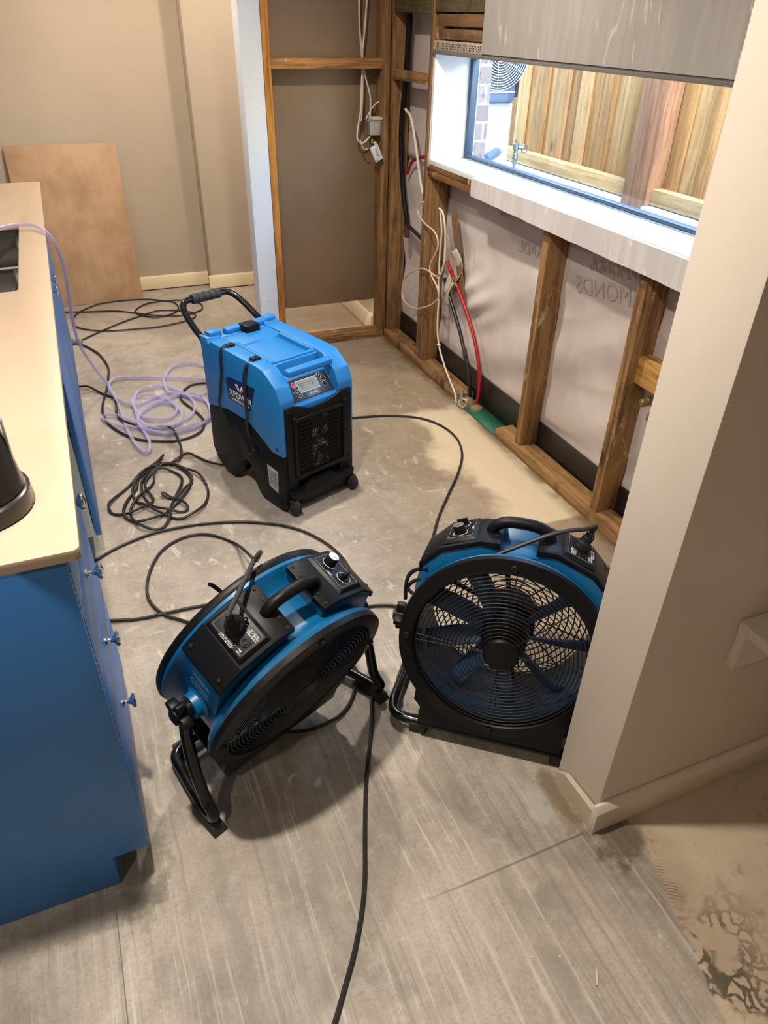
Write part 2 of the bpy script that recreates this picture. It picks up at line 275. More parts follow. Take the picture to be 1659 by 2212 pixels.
m_wire = plain('white_cable', L(222, 212, 198), .5, var=.08)
m_pink = plain('pink_white_cable', L(214, 186, 172), .5, var=.08)
m_cord = plain('black_cord', (.013, .012, .012), .5, var=.2)
m_red = plain('red_pipe', L(168, 22, 30), .4, var=.15)
m_green = plain('green_membrane', L(26, 92, 72), .6, var=.3)
m_dpc = plain('damp_course', (.012, .010, .010), .35, var=.2, nscale=20, bs=.3)
m_kettle = plain('dark_kettle', (.012, .011, .011), .25, var=.1)
m_card = plain('kraft', L(120, 92, 62), .8, var=.15)
m_brass = plain('brass', L(150, 130, 90), .35, .9)
m_grey = plain('grey_box', L(150, 146, 140), .6, var=.2, nscale=12, bs=.3)
m_lcd = plain('lcd', L(150, 158, 146), .25, var=.08)
m_pow = plain('red_button', L(205, 60, 80), .4)

W_B, W_D = L(156, 118, 76), L(98, 70, 42)
def wd(name, axis, rnd, stain=.5, base=W_B, dark=W_D, pale=None): return wood(name, base, dark, axis, stain, pale, .7, rnd)

# floor
def floor_material():
    t = NT('concrete_floor'); t.geo(); X, Y, Z = t.xyz()
    n1 = t.noise(1.3, detail=6, rough=.6); n2 = t.noise(5.5, detail=8, rough=.65, dist=.3); n3 = t.noise(24, detail=6, rough=.7)
    A = L(186, 176, 164); B = L(148, 138, 126)
    c = t.mix(t.ramp(n1, .36, .64), A, B)
    c = t.mix(t.ramp(n2, .42, .66, 0, .5), c, L(104, 95, 84))
    c = t.mix(t.ramp(n3, .45, .7, 0, .35), c, L(192, 184, 172))
    n4 = t.noise(110, detail=4, rough=.8); c = t.mix(t.ramp(n4, .45, .62, 0, .28), c, L(104, 98, 90)); c = t.mix(t.ramp(n2, .58, .50, 0, .22), c, L(120, 108, 94))
    # trowel lines left by the tile glue, running away from the camera
    wob = t.noise(2.2, detail=3)
    xs = t.math('ADD', X, t.math('MULTIPLY', wob, .035))
    cv = t.n.new('ShaderNodeCombineXYZ'); t.t.links.new(xs, cv.inputs[0]); t.t.links.new(Y, cv.inputs[1])
    s1 = t.noise(1, t.map((62, 1.1, 1), src=cv.outputs[0]), 7, .68)
    s2 = t.noise(1, t.map((17, .9, 1), src=cv.outputs[0], loc=(4, 2, 0)), 3, .5)
    near = t.ramp(Y, 1.9, 1.1)
    c = t.mix(t.math('MULTIPLY', t.ramp(s1, .55, .60, 0, .5), t.math('MULTIPLY', near, t.ramp(n2, .38, .55, .25, 1))), c, L(196, 188, 178))
    c = t.mix(t.math('MULTIPLY', t.ramp(s1, .46, .38, 0, .42), near), c, L(112, 106, 100))
    c = t.mix(t.math('MULTIPLY', t.ramp(t.noise(3.1, t.map(loc=(7, 2, 0), scale=(1.6, .8, 1)), 8, .7), .50, .66, 0, .38), near), c, L(104, 96, 88))
    c = t.mix(t.math('MULTIPLY', t.ramp(s2, .52, .68, 0, .38), near), c, L(122, 114, 106))
    mid = t.math('MULTIPLY', t.ramp(Y, 1.0, 1.4), t.ramp(Y, 4.4, 3.6))
    p1 = t.noise(11, t.map(rot=(0, 0, .5), scale=(1.8, .8, 1)), 7, .62, .6)
    c = t.mix(t.math('MULTIPLY', t.ramp(p1, .59, .66, 0, .5), mid), c, L(206, 196, 182))
    p2 = t.noise(6, t.map(rot=(0, 0, -.4), scale=(1, 6, 1)), 7, .7, .3)
    c = t.mix(t.math('MULTIPLY', t.ramp(p2, .60, .66, 0, .45), mid), c, L(200, 192, 180))
    sp = t.noise(60, detail=3); c = t.mix(t.ramp(sp, .70, .76, 0, .5), c, L(210, 204, 192))
    # brown tint towards the window wall
    c = t.mix(t.ramp(X, .75, 1.5, 0, .5), c, L(134, 108, 74), 'MIX')
    # pale screed patch by the stud wall
    ja = t.math('ADD', X, t.math('MULTIPLY', t.math('SUBTRACT', t.noise(3.2, detail=7), .5), .5))
    a = t.math('MULTIPLY', t.ramp(ja, 1.24, 1.34), t.math('MULTIPLY', t.ramp(Y, 1.79, 1.81), t.ramp(t.math('ADD', Y, t.math('MULTIPLY', n2, .15)), 2.92, 2.84)))
    c = t.mix(t.math('MULTIPLY', a, t.ramp(n3, .25, .5, .8, .97)), c, L(204, 188, 162))
    # pale slab right of the nib wall with a ragged edge
    wb = t.math('MULTIPLY', t.math('SUBTRACT', t.noise(7, detail=6, rough=.6), .5), .05)
    e = t.math('SUBTRACT', t.math('ADD', X, wb), t.math('SUBTRACT', t.math('MULTIPLY', Y, .26), -.781))
    lt = t.ramp(Y, .73, .71)
    b = t.math('MULTIPLY', t.ramp(e, -.002, .003), lt)
    pale = t.mix(t.ramp(n1, .35, .65), L(186, 172, 150), L(164, 146, 128))
    pale = t.mix(t.ramp(t.noise(16, detail=8, rough=.75), .56, .66, 0, .5), pale, L(120, 92, 76))
    pale = t.mix(t.ramp(n1, .3, .7, 0, .2), pale, L(150, 112, 92))
    c = t.mix(b, c, pale)
    dv = t.n.new('ShaderNodeCombineXYZ'); t.t.links.new(t.math('ADD', X, t.math('MULTIPLY', t.noise(14, detail=3), .09)), dv.inputs[0]); t.t.links.new(t.math('ADD', Y, t.math('MULTIPLY', t.noise(17, t.map(loc=(5, 3, 0)), detail=3), .09)), dv.inputs[1])
    vd = t.vor(34, dv.outputs[0], 'DISTANCE_TO_EDGE')
    lace = t.math('MULTIPLY', t.math('MULTIPLY', t.ramp(e, .22, .06), b), t.ramp(t.math('ADD', Y, t.math('MULTIPLY', n2, .2)), .62, .50))
    lc = t.math('MULTIPLY', t.ramp(vd, .20, .08), t.ramp(t.noise(11, detail=5), .42, .52))
    c = t.mix(t.math('MULTIPLY', lace, lc), c, L(92, 80, 66))
    # fanned comb marks
    rx = t.math('SUBTRACT', X, .86); ry = t.math('SUBTRACT', Y, .40)
    rr = t.math('SQRT', t.math('ADD', t.math('MULTIPLY', rx, rx), t.math('MULTIPLY', ry, ry)))
    comb = t.math('SINE', t.math('MULTIPLY', rr, 900.))
    cm = t.math('MULTIPLY', t.math('MULTIPLY', t.ramp(rr, .10, .115), t.ramp(rr, .205, .17)), t.math('MULTIPLY', t.ramp(Y, .47, .50), t.ramp(Y, .63, .58)))
    cm = t.math('MULTIPLY', t.math('MULTIPLY', cm, b), t.math('MULTIPLY', t.ramp(comb, -.1, .4), t.ramp(t.noise(9, detail=4), .42, .55)))
    c = t.mix(t.math('MULTIPLY', cm, .7), c, L(96, 84, 70))
    # wet stain at the nib wall foot, grime along its end
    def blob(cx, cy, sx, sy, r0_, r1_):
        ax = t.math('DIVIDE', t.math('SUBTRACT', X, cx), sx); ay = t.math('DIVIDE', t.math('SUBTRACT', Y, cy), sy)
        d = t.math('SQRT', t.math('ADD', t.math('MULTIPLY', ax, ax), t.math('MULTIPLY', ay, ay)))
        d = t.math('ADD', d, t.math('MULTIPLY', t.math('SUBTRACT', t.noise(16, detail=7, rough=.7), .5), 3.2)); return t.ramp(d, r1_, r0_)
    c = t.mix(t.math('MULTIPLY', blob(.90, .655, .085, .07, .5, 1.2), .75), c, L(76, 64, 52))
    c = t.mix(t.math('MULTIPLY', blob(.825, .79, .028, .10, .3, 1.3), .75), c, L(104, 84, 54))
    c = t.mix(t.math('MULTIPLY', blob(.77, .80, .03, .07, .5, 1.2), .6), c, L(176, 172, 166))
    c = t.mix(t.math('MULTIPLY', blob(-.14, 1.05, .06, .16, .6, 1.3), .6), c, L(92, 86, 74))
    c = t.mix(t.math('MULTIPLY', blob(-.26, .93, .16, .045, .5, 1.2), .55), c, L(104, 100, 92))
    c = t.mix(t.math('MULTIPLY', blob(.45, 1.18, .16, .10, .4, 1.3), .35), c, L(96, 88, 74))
    # joint lines
    jl = t.math('ABSOLUTE', t.math('SUBTRACT', Y, t.math('ADD', .688, t.math('MULTIPLY', wob, .012))))
    c = t.mix(t.math('MULTIPLY', t.math('MULTIPLY', t.ramp(jl, .004, .001), t.ramp(X, .84, .82)), t.ramp(X, .35, .55, 0, .7)), c, L(88, 72, 54))
    jx = t.math('ABSOLUTE', t.math('ADD', X, .2))
    c = t.mix(t.math('MULTIPLY', t.ramp(jx, .002, .0005), t.ramp(Y, .95, .9, 0, .8)), c, L(70, 66, 62))
    c = t.mix(t.math('MULTIPLY', t.ramp(X, 1.54, 1.60), t.ramp(n2, .35, .55, .2, .8)), c, L(92, 74, 48))
    hgt = t.math('ADD', t.math('MULTIPLY', n3, .3), t.math('ADD', t.math('MULTIPLY', s1, near), n2))
    return t.set(c, t.ramp(n2, .3, .7, .42, .62), 0, .45, hgt, .35, .004)
m_floor = floor_material()

def struct(name, mb, mat, **k):
    o = mb.build(name, mat, **k); o['kind'] = 'structure'; return o
struct('floor', MB().box(-2.6, 1.83, -2.2, 6.0, -.1, 0), m_floor)
struct('ceiling', MB().box(-2.6, 1.83, -2.2, 6.0, 2.4, 2.5), m_ceil)
struct('wall_left', MB().box(-2.6, -2.5, -2.2, 6.0, 0, 2.4), m_wall)
struct('wall_front', MB().box(-2.6, 1.83, -2.3, -2.2, 0, 2.4), m_wall)
struct('wall_back', MB().box(-2.6, .83, 5.12, 5.25, 0, 2.4).box(.83, 1.7, 5.008, 5.25, 0, 2.4), m_wall2, bevel=.004)
# skirtings
def skirt(name, x0, x1, yf, th=.016, h=.092, gap=.008):
    pr = [(yf, gap), (yf, h-.012), (yf+th*.55, h), (yf+th, h), (yf+th, gap)]
    return struct(name, MB().prism(pr, lambda p, q, t: (t, p, q), x0, x1), m_skirt)
skirt('baseboard_back', -2.5, .826, 5.104); skirt('baseboard_back_step', .812, 1.58, 4.992)
# side wall of the room beyond the stud frame
struct('wall_beyond', MB().box(1.578, 1.7, 3.895, 5.01, 0, 2.4), m_wall)
struct('baseboard_beyond', MB().prism([(1.562, .003), (1.562, .08), (1.571, .094), (1.578, .094), (1.578, .003)], lambda p, q, t: (p, t, q), 3.9, 4.99), m_skirt)
struct('wall_right_lower', MB().box(1.735, 1.82, -2.2, 5.3, 0, 1.005), plain('outer_leaf', L(150, 140, 128), .8))
struct('wall_right_upper', MB().box(1.735, 1.82, -2.2, 5.3, 1.47, 2.4), m_ceil)
struct('wall_right_side', MB().box(1.735, 1.82, 3.315, 5.3, 1.005, 1.47).box(1.735, 1.82, -2.2, 1.25, 1.005, 1.47), m_ceil)
# nib wall on the right (its end faces the room)
struct('wall_right_nib', MB().box(.86, 1.735, .705, .853, .0, 2.4), m_nib, bevel=.003)
struct('wall_right_lining', MB().box(1.712, 1.734, -2.2, .705, 0, 2.4), m_wall)
sk = MB().prism([(.705, .0), (.686, .0), (.686, .072), (.697, .09), (.705, .09)], lambda p, q, t: (t, p, q), .845, 1.735)
struct('baseboard_right', sk, m_skirt2, bevel=.0015)
tr = MB(); tr.add([(.858, .70, .0), (.858, .845, .0), (.858, .845, .03), (.858, .815, .06), (.858, .70, .07), (.848, .70, .0), (.848, .845, .0), (.848, .845, .03), (.848, .815, .055), (.848, .70, .062)],
    [(0, 1, 2, 3, 4), (5, 9, 8, 7, 6), (0, 5, 6, 1), (1, 6, 7, 2), (2, 7, 8, 3), (3, 8, 9, 4), (4, 9, 5, 0)])
struct('trim_1', tr, plain('old_plaster', L(184, 174, 152), .7, var=.1, bs=.4))
# window : white lining, grey frame and pane
ln = MB().box(1.603, 1.825, 1.24, 3.30, 1.008, 1.03).box(1.603, 1.825, 3.285, 3.30, 1.03, 1.455).box(1.603, 1.825, 1.24, 3.30, 1.441, 1.4575)
struct('window_1', ln, m_white, bevel=.002)
w1 = bpy.data.objects['window_1']
wf = MB().box(1.775, 1.81, 3.262, 3.285, 1.03, 1.442).box(1.775, 1.81, 1.26, 3.262, 1.03, 1.047).box(1.775, 1.81, 1.26, 3.262, 1.428, 1.442)
MB().box(1.588, 1.6025, 1.24, 3.30, 1.441, 1.4575).build('head_edge_shade', plain('head_edge_shade', L(118, 114, 110), .5), w1, .001)  # grey strip on the white lining, shadow under the head put into its colour
wf.build('window_frame', m_frame, w1, bevel=.003)
bead = MB(); pp = []
for i in range(120):
    y = 1.27+i*(1.97/119); pp.append((1.772+.0016*math.sin(i*.9)+.001*math.sin(i*2.3), y, 1.031))
bead.tube(pp, .004, 6); bead.build('sealant_bead', plain('sealant', L(130, 152, 160), .3), w1)
def glass_mat(name, tint=(.96, .99, 1.), refl=.10):
    m = bpy.data.materials.new(name); m.use_nodes = True; n = m.node_tree.nodes; l = m.node_tree.links
    n.remove(n['Principled BSDF']); tr_ = n.new('ShaderNodeBsdfTransparent'); tr_.inputs[0].default_value = (*tint, 1)
    gl = n.new('ShaderNodeBsdfGlossy'); gl.inputs['Roughness'].default_value = .01
    lw = n.new('ShaderNodeLayerWeight'); lw.inputs[0].default_value = .5
    pw = n.new('ShaderNodeMath'); pw.operation = 'POWER'; pw.inputs[1].default_value = 5; l.new(lw.outputs['Facing'], pw.inputs[0])
    ma = n.new('ShaderNodeMath'); ma.operation = 'MULTIPLY_ADD'; ma.inputs[1].default_value = .9; ma.inputs[2].default_value = .04; l.new(pw.outputs[0], ma.inputs[0])
    mx = n.new('ShaderNodeMixShader'); l.new(ma.outputs[0], mx.inputs[0]); l.new(tr_.outputs[0], mx.inputs[1]); l.new(gl.outputs[0], mx.inputs[2]); l.new(mx.outputs[0], n['Material Output'].inputs[0])
    return m
MB().box(1.790, 1.794, 1.26, 3.264, 1.045, 1.43).build('window_pane', glass_mat('pane_glass'), w1)
# ------------------------------------------------------------------ timber framing
def timber(name, box, axis, rnd, label, cat='timber', stain=.45, pale=None, group=None, bev=.002, base=W_B, dark=W_D, rot=None):
    x0, x1, y0, y1, z0, z1 = box
    mb = MB().box(*box); c = ((x0+x1)/2, (y0+y1)/2, z0)
    o = mb.build(name, wd('pine_'+str(rnd), axis, rnd, stain, base, dark, pale), None, bev, origin=c)
    return tag(o, label, cat, group)
PAL = L(196, 176, 132)
timber('bottom_plate', (1.602, 1.692, 2.84, 3.795, 0, .045), 'y', 1.1, 'stained timber bottom plate on the floor left of the pipes, broken at its end', 'timber', .7)
timber('bottom_plate', (1.602, 1.692, 1.0, 2.47, 0, .045), 'y', 2.3, 'long timber bottom plate on the floor under the two short wall studs', 'timber', .45, L(150, 140, 80))
timber('bottom_plate', (1.02, 1.6, 3.795, 3.885, 0, .045), 'x', 3.7, 'dark stained timber bottom plate across the foot of the open frame behind the dehumidifier', 'timber', .8, L(180, 170, 150))
timber('wall_stud', (.978, 1.013, 3.80, 3.89, .0, 2.4), 'z', 4.2, 'tall orange pine stud against the white end post', 'stud', .35, L(222, 190, 130), base=L(196, 134, 62), dark=L(130, 84, 36))
timber('wall_stud', (1.572, 1.612, 3.80, 3.89, .045, 2.4), 'z', 5.5, 'tall pine stud at the right side of the open frame, beside the corner crack', 'stud', .3)
timber('wall_stud', (1.618, 1.708, 3.775, 3.815, .045, 2.4), 'z', 6.1, 'corner stud showing its wide knotty face behind the black lagged pipe', 'stud', .45)
timber('wall_stud', (1.615, 1.705, 3.332, 3.372, .045, 2.4), 'z', 7.9, 'weathered tall stud with peeling face just left of the window', 'stud', .6, PAL)
timber('wall_stud', (1.612, 1.705, 3.283, 3.331, .045, .955), 'z', 8.4, 'short stud under the window corner with white cables poked through it', 'stud', .5, PAL)
timber('wall_stud', (1.615, 1.705, 2.287, 2.325, .045, .96), 'z', 9.6, 'middle short stud under the window with a round knot near its foot', 'stud', .3, L(190, 180, 130))
timber('wall_stud', (1.615, 1.705, 1.739, 1.779, .045, .96), 'z', 10.3, 'rough short stud under the window nearest the fan, with splits and green marks', 'stud', .35, L(200, 184, 140))
timber('noggin', (1.013, 1.572, 3.80, 3.89, 1.358, 1.402), 'x', 11.2, 'horizontal noggin across the open frame with plaster smears on top', 'noggin', .25, L(222, 206, 184), base=L(190, 140, 84))
timber('noggin', (1.612, 1.643, 3.372, 3.775, 1.318, 1.36), 'y', 12.5, 'short damp noggin between the corner stud and the stud left of the window', 'noggin', .5, PAL)
timber('noggin', (1.65, 1.70, 1.40, 1.739, .572, .665), 'y', 13.1, 'fresh orange timber block fixed to the side of the nearest short stud', 'noggin', .15, base=L(200, 150, 84))
timber('header_timber', (1.612, 1.705, 2.3, 3.331, 1.588, 1.78), 'y', 14.2, 'deep grey green header beam above the window', 'timber', .5, base=L(104, 92, 66), dark=L(70, 60, 42))
timber('header_timber', (1.615, 1.70, 3.372, 3.775, 1.585, 1.78), 'y', 15.4, 'grey green beam end between the corner stud and the stud left of the window', 'timber', .5, base=L(110, 98, 66), dark=L(76, 64, 44))
timber('header_timber', (1.608, 1.70, 2.3, 3.29, 1.540, 1.582), 'y', 16.3, 'reddish packer strip directly under the deep header beam', 'timber', .35, base=L(126, 92, 62))
timber('header_timber', (1.602, 1.70, 2.3, 3.29, 1.495, 1.532), 'y', 17.9, 'plaster smeared lower packer strip just above the perforated bead', 'timber', .45, L(205, 190, 165), base=L(126, 96, 70))
timber('sill_timber', (1.606, 1.70, 1.2, 3.331, .985, 1.006), 'y', 18.8, 'splintered upper sill timber under the white window lining', 'timber', .6, PAL, base=L(150, 104, 62))
timber('sill_timber', (1.602, 1.70, 1.2, 3.30, .957, .983), 'y', 19.9, 'darker lower sill timber with a ragged end, resting on the short studs', 'timber', .7, PAL, base=L(128, 88, 54))
# green marks and nail heads left as thin stains are in the timber material

# perforated plaster bead
pb = thing('plaster_bead', (1.6, 3.0, 1.47), 'perforated white plaster bead along the head of the window at its left end', 'bead')
MB().box(1.596, 1.602, 2.5, 3.29, 1.458, 1.49).build('strip', plain('bead_plaster', L(176, 160, 144), .8, var=.2, nscale=15, bs=.5), pb)
hb = MB()
for i in range(58):
    for j in range(3): hb.box(1.5952, 1.5962, 3.27-i*.0125, 3.275-i*.0125, 1.460+j*.008+(i%2)*.002, 1.465+j*.008+(i%2)*.002)
hb.build('perforations', m_blackm, pb)
vb = thing('plaster_bead', (1.6, 3.3, 1.2), 'narrow perforated bead running down the left edge of the window lining', 'bead')
MB().box(1.597, 1.603, 3.291, 3.305, 1.0, 1.458).build('strip', plain('bead_plaster2', L(186, 170, 152), .8, var=.2, nscale=15, bs=.5), vb)
hb = MB()
for i in range(60): hb.box(1.5962, 1.5972, 3.295, 3.300, 1.01+i*.0075, 1.0135+i*.0075)
hb.build('perforations', m_blackm, vb)

# wall boards round the window
def smear_board(name, rnd, c1, c2, c3):
    t = NT(name); t.geo(); n = t.noise(1, t.map((1, 22, 1.6), loc=(0, rnd, 0)), 5, .6, .8); b = t.noise(2.4, detail=3)
    c = t.mix(t.ramp(n, .40, .62, 0, .55), c1, c2); c = t.mix(t.ramp(b, .4, .65, 0, .4), c, c2)
    w = t.noise(1, t.map((1, 26, 5.5), loc=(0, rnd*3, 2)), 4, .55, 1.6); c = t.mix(t.ramp(w, .63, .67, 0, .55), c, c3)
    return t.set(c, t.ramp(n, .3, .7, .22, .38), 0, .5, n, .5, .004)
ub = MB().box(1.583, 1.6, .86, 2.852, 1.458, 2.395)
tag(ub.build('wall_sheet', smear_board('grey_sheet', 3, L(186, 181, 175), L(164, 160, 156), L(226, 218, 204)), None, .001), 'large grey glue-streaked wall sheet above the window', 'panel')
lb = MB(); ys = []
y = 1.0
pts = []
while y < 2.848:
    pts.append((y, .943-.022*(y-2.85)*-.0+random.uniform(-.0012, .0012)-.020*(2.85-y)/1.25+.012)); y += .045
poly = [(2.850, 1.024), (2.848, .962)]+[(a, b) for a, b in pts[::-1]]+[(1.0, 1.024)]
lb.prism(poly, lambda p, q, t: (t, p, q), 1.584, 1.6)
tag(lb.build('wall_strip', smear_board('pale_sheet', 8, L(214, 209, 206), L(190, 186, 184), L(236, 232, 228)), None, 0), 'pale streaked wall strip with a ragged lower edge below the window sill', 'panel')

# brown board closing the back of the open frame
bb = NT('brown_board'); bb.geo(); nn = bb.noise(2, detail=5); n2_ = bb.noise(60, detail=2)
mbb = bb.set(bb.mix(bb.ramp(nn, .35, .7), L(134, 112, 90), L(122, 101, 80)), .5, 0, .4, n2_, .1, .001)
tag(MB().box(1.0, 1.60, 3.892, 3.903, .198, 2.39).build('back_board', mbb, None, .001), 'brown paper faced wallboard behind the open frame, stopping short of the floor', 'board')
# white end post of the doorway
pm = thing('door_post', (.92, 3.8, 0), 'white painted end post between the doorway and the open frame', 'post')
MB().box(.873, .972, 3.786, 3.90, .118, 2.4).build('upper_casing', m_post, pm, .002)
MB().box(.871, .974, 3.784, 3.902, 0, .116).build('plinth_block', m_post, pm, .002)
MB().lathe([(.0, .003), (.004, .003), (.006, 0)], 16, (.895, 3.786, .30), (0, -1, 0)).build('screw_cover', m_white, pm)

# ------------------------------------------------------------------ house wrap behind the studs
def wrap_mat():
    t = NT('house_wrap'); t.geo(); n = t.noise(2.2, detail=5, rough=.6); n2 = t.noise(14, detail=6, rough=.7)
    c = t.mix(t.ramp(n, .35, .65), L(206, 196, 190), L(186, 172, 166)); c = t.mix(t.ramp(n2, .6, .75, 0, .2), c, L(150, 130, 120))
    return t.set(c, .62, 0, .3, n2, .15, .003)
def grid(nu, nv, fn):
    mb = MB(); vs = [fn(i/(nu-1), j/(nv-1)) for i in range(nu) for j in range(nv)]
    fs = [(i*nv+j, (i+1)*nv+j, (i+1)*nv+j+1, i*nv+j+1) for i in range(nu-1) for j in range(nv-1)]
    return mb.add(vs, fs)
def wrapf(u, v):
    y = 1.0+u*2.78; z = .135+v*.848; q = Vector((y*1.6, z*2.6, 1.3)); q.x += .5*z
    d = mnoise.noise(q)*.014+(.5-abs(mnoise.noise(q*2.2)))*.012
    s_ = z*1.0+y*.35; d += .009*math.sin(s_*21+2.5*mnoise.noise(Vector((y*1.1, z*1.2, 5))))
    g = math.exp(-((y-2.93)/.17)**2-((z-.48)/.12)**2); d += g*.022+.012*g*math.sin((z+y*.6)*55)
    edge = min(1, (z-.135)/.05) if z < .25 else 1
    if z > .98 and y < 3.31: d = -.006
    for ys_ in (1.759, 2.306, 3.33): d = min(d, .0055+.6*max(0, abs(y-ys_)-.035))
    if y < 1.78 and .52 < z < .72: d = min(d, .008)
    return (1.712-max(-.01, d*.85*edge), y, z)
wr = grid(240, 90, wrapf)
def wrapu(u, v):
    y = 3.312+u*.468; z = .97+v*1.43; q = Vector((y*3, z*2, 4)); return (1.712-mnoise.noise(q)*.007, y, z)
wu = grid(24, 50, wrapu); wr.add(wu.v, wu.f)
wo = wr.build('house_wrap', wrap_mat()); md = wo.modifiers.new('t', 'SOLIDIFY'); md.thickness = .002; md.offset = 1
tag(wo, 'crinkled off-white building wrap stretched behind the short studs', 'wrap')
m_print = plain('wrap_print', L(182, 164, 162), .7, var=0)
for w_, sz, y_, z_, sl in (('DIAMONDS', .085, 1.98, .79, .12), ('TRADE', .07, 2.53, .80, .06), ('WALL WRAP', .05, 2.66, .905, .12), ('DIAMONDS', .06, 1.98, .87, .12)):
    to_ = text(w_, 'lettering', sz, m_print, wo, basis((1.694, y_, z_), (0, 1, -sl), (0, sl, 1)), 0)
    bm = bmesh.new(); bm.from_mesh(to_.data); bmesh.ops.subdivide_edges(bm, edges=bm.edges, cuts=1); bmesh.ops.triangulate(bm, faces=bm.faces); bm.to_mesh(to_.data); bm.free()
    for v in to_.data.vertices: v.co.x = wrapf((v.co.y-1.0)/2.78, (v.co.z-.135)/.848)[0]-.0034
tag(MB().box(1.70, 1.709, 1.0, 3.775, .0, .148).build('damp_course_strip', m_dpc, None, 0), 'black damp course strip along the foot of the building wrap', 'strip')
# torn flap and kraft strip beside the cable stud
kf = MB().prism([(3.17, .80), (3.13, .84), (3.01, .55), (2.96, .43), (3.02, .45), (3.09, .60)], lambda p, q, t: (t, p, q), 1.672, 1.676)
tag(kf.build('kraft_strip', m_card, None, 0), 'torn brown kraft paper strip hanging beside the red pipe', 'paper')
fl_ = grid(14, 20, lambda u, v: (1.668-.012*math.sin(v*7+u*3)-.006*u, 3.20-.02*v-u*(.12+.05*math.sin(v*5)), .69-.27*v+.03*math.sin(u*6)))
fo = fl_.build('torn_flap', plain('flap', L(192, 180, 166), .7, var=.15)); tag(fo, 'torn curl of off-white wrap hanging behind the red pipe', 'wrap')
fo.modifiers.new('t', 'SOLIDIFY').thickness = .0015
gm = MB().add([(1.6, 2.49, .004), (1.6, 2.80, .004), (1.695, 2.80, .008), (1.695, 2.476, .008), (1.62, 2.478, .012)], [(0, 1, 2, 3, 4)])
go = gm.build('membrane_sheet', m_green); go.modifiers.new('t', 'SOLIDIFY').thickness = .003
tag(go, 'scrap of green waterproof membrane lying in the gap of the bottom plate', 'membrane')
rb = MB(); rb.lathe([(0, .0), (.05, .0), (.045, .02), (.03, .035), (.012, .04), (0, .04)], 9, (1.63, 2.80, 0)); rb.lathe([(0, 0), (.035, 0), (.03, .02), (0, .03)], 7, (1.65, 2.73, 0))
tag(rb.build('rubble_pile', plain('rubble', L(128, 112, 84), .9, var=.3, nscale=30, bs=.8), None, .003), 'small heap of broken screed at the foot of the cables', 'rubble')
# ------------------------------------------------------------------ wiring and pipes in the wall
def cable(key, r, mat, name, label, cat='cable', group=None, sides=8, sm=6):
    o = MB().tube(PATHS[key], r, sides, smooth=sm).build(name, mat); return tag(o, label, cat, group)
cable('wireA', .0042, m_wire, 'electrical_cable', 'leftmost white cable dropping down the open frame and looping under the grey box')
cable('wireB', .0042, m_wire, 'electrical_cable', 'rightmost white cable dropping down the open frame into the top of the grey box')
cable('wireD', .0035, m_pink, 'electrical_cable', 'pinkish cable between the two white ones in the open frame')
cable('wireC', .0038, m_wire, 'electrical_cable', 'short white cable curving from the stud into the grey box')
cable('leadbox', .0026, m_wire, 'electrical_cable', 'thin lead from the grey box to the small white socket block')
cable('wireE', .0065, m_wire, 'electrical_cable', 'twin white cable falling behind the stud left of the window')
cable('wireF', .0040, m_pink, 'electrical_cable', 'pink and white cable looped in a ring in front of the weathered stud')
cable('wireG', .0046, m_wire, 'electrical_cable', 'white cable leaving the hole in the short stud and running down to the floor')
cable('wireH', .0040, m_wire, 'electrical_cable', 'second white cable in the stud hole, tied beside the long one')
cable('pipeBlack', .013, plain('pipe_lag', (.004, .004, .005), .5, spec=.25), 'lagged_pipe', 'thick black lagged pipe in front of the corner stud', 'pipe', sides=14)
cable('pipeBranch', .010, plain('pipe_lag2', (.02, .018, .018), .5), 'branch_pipe', 'short dark branch pipe sloping right behind the weathered stud', 'pipe', sides=12)
cable('pipeRedTop', .008, m_red, 'red_pipe', 'short red pipe bend behind the stud at sill height', 'pipe', sides=12)
rp = cable('pipeRed', .0085, m_red, 'red_pipe', 'long red water pipe bending down to the floor gap', 'pipe', sides=12)
P0 = Vector(PATHS['pipeRed'][2])
MB().lathe([(.0095, -.02), (.012, -.018), (.012, -.006), (.010, 0), (.012, .006), (.012, .018), (.0095, .02)], 16, P0, (0, -.45, -1)).build('pipe_fitting', m_brass, rp)
dp = cable('pipeDark', .0085, plain('dark_pipe', (.018, .02, .022), .35), 'dark_pipe', 'black water pipe beside the red one, ending in a copper crimp', 'pipe', sides=12)
P1 = Vector(PATHS['pipeDark'][-1]); MB().lathe([(.009, -.028), (.0115, -.026), (.0115, .0), (.009, .004), (.010, .02)], 16, P1, (0, -.2, -1)).build('crimp_sleeve', plain('crimp', L(120, 92, 84), .4, .6), dp)
cable('pipeDark2', .009, plain('dark_pipe2', (.01, .01, .012), .6), 'dark_pipe', 'soot black pipe tail from the copper crimp into the floor gap', 'pipe', sides=12)
ts = Vector(PATHS['pipeBlack'][-1])
tag(MB().lathe([(.012, -.03), (.015, -.028), (.015, .02), (.012, .03)], 16, ts, (0, 0, -1)).build('tee_fitting', plain('tee', L(96, 66, 58), .45, .3)), 'brown tee fitting at the foot of the black lagged pipe', 'fitting')
cs = thing('conduit_stub', (1.61, 2.74, 0), 'white plastic conduit stub lying open at the foot of the long white cable', 'conduit')
MB().lathe([(.021, -.03), (.021, .0), (.018, 0), (.018, -.03)], 24, (1.595, 2.775, .03), (-.75, -.5, .25)).build('pipe_end', m_wire, cs)
MB().tube([(1.60, 2.80, .09), (1.597, 2.79, .03), (1.6, 2.785, .0)], .009, 10, smooth=4).build('conduit', m_grey, cs)
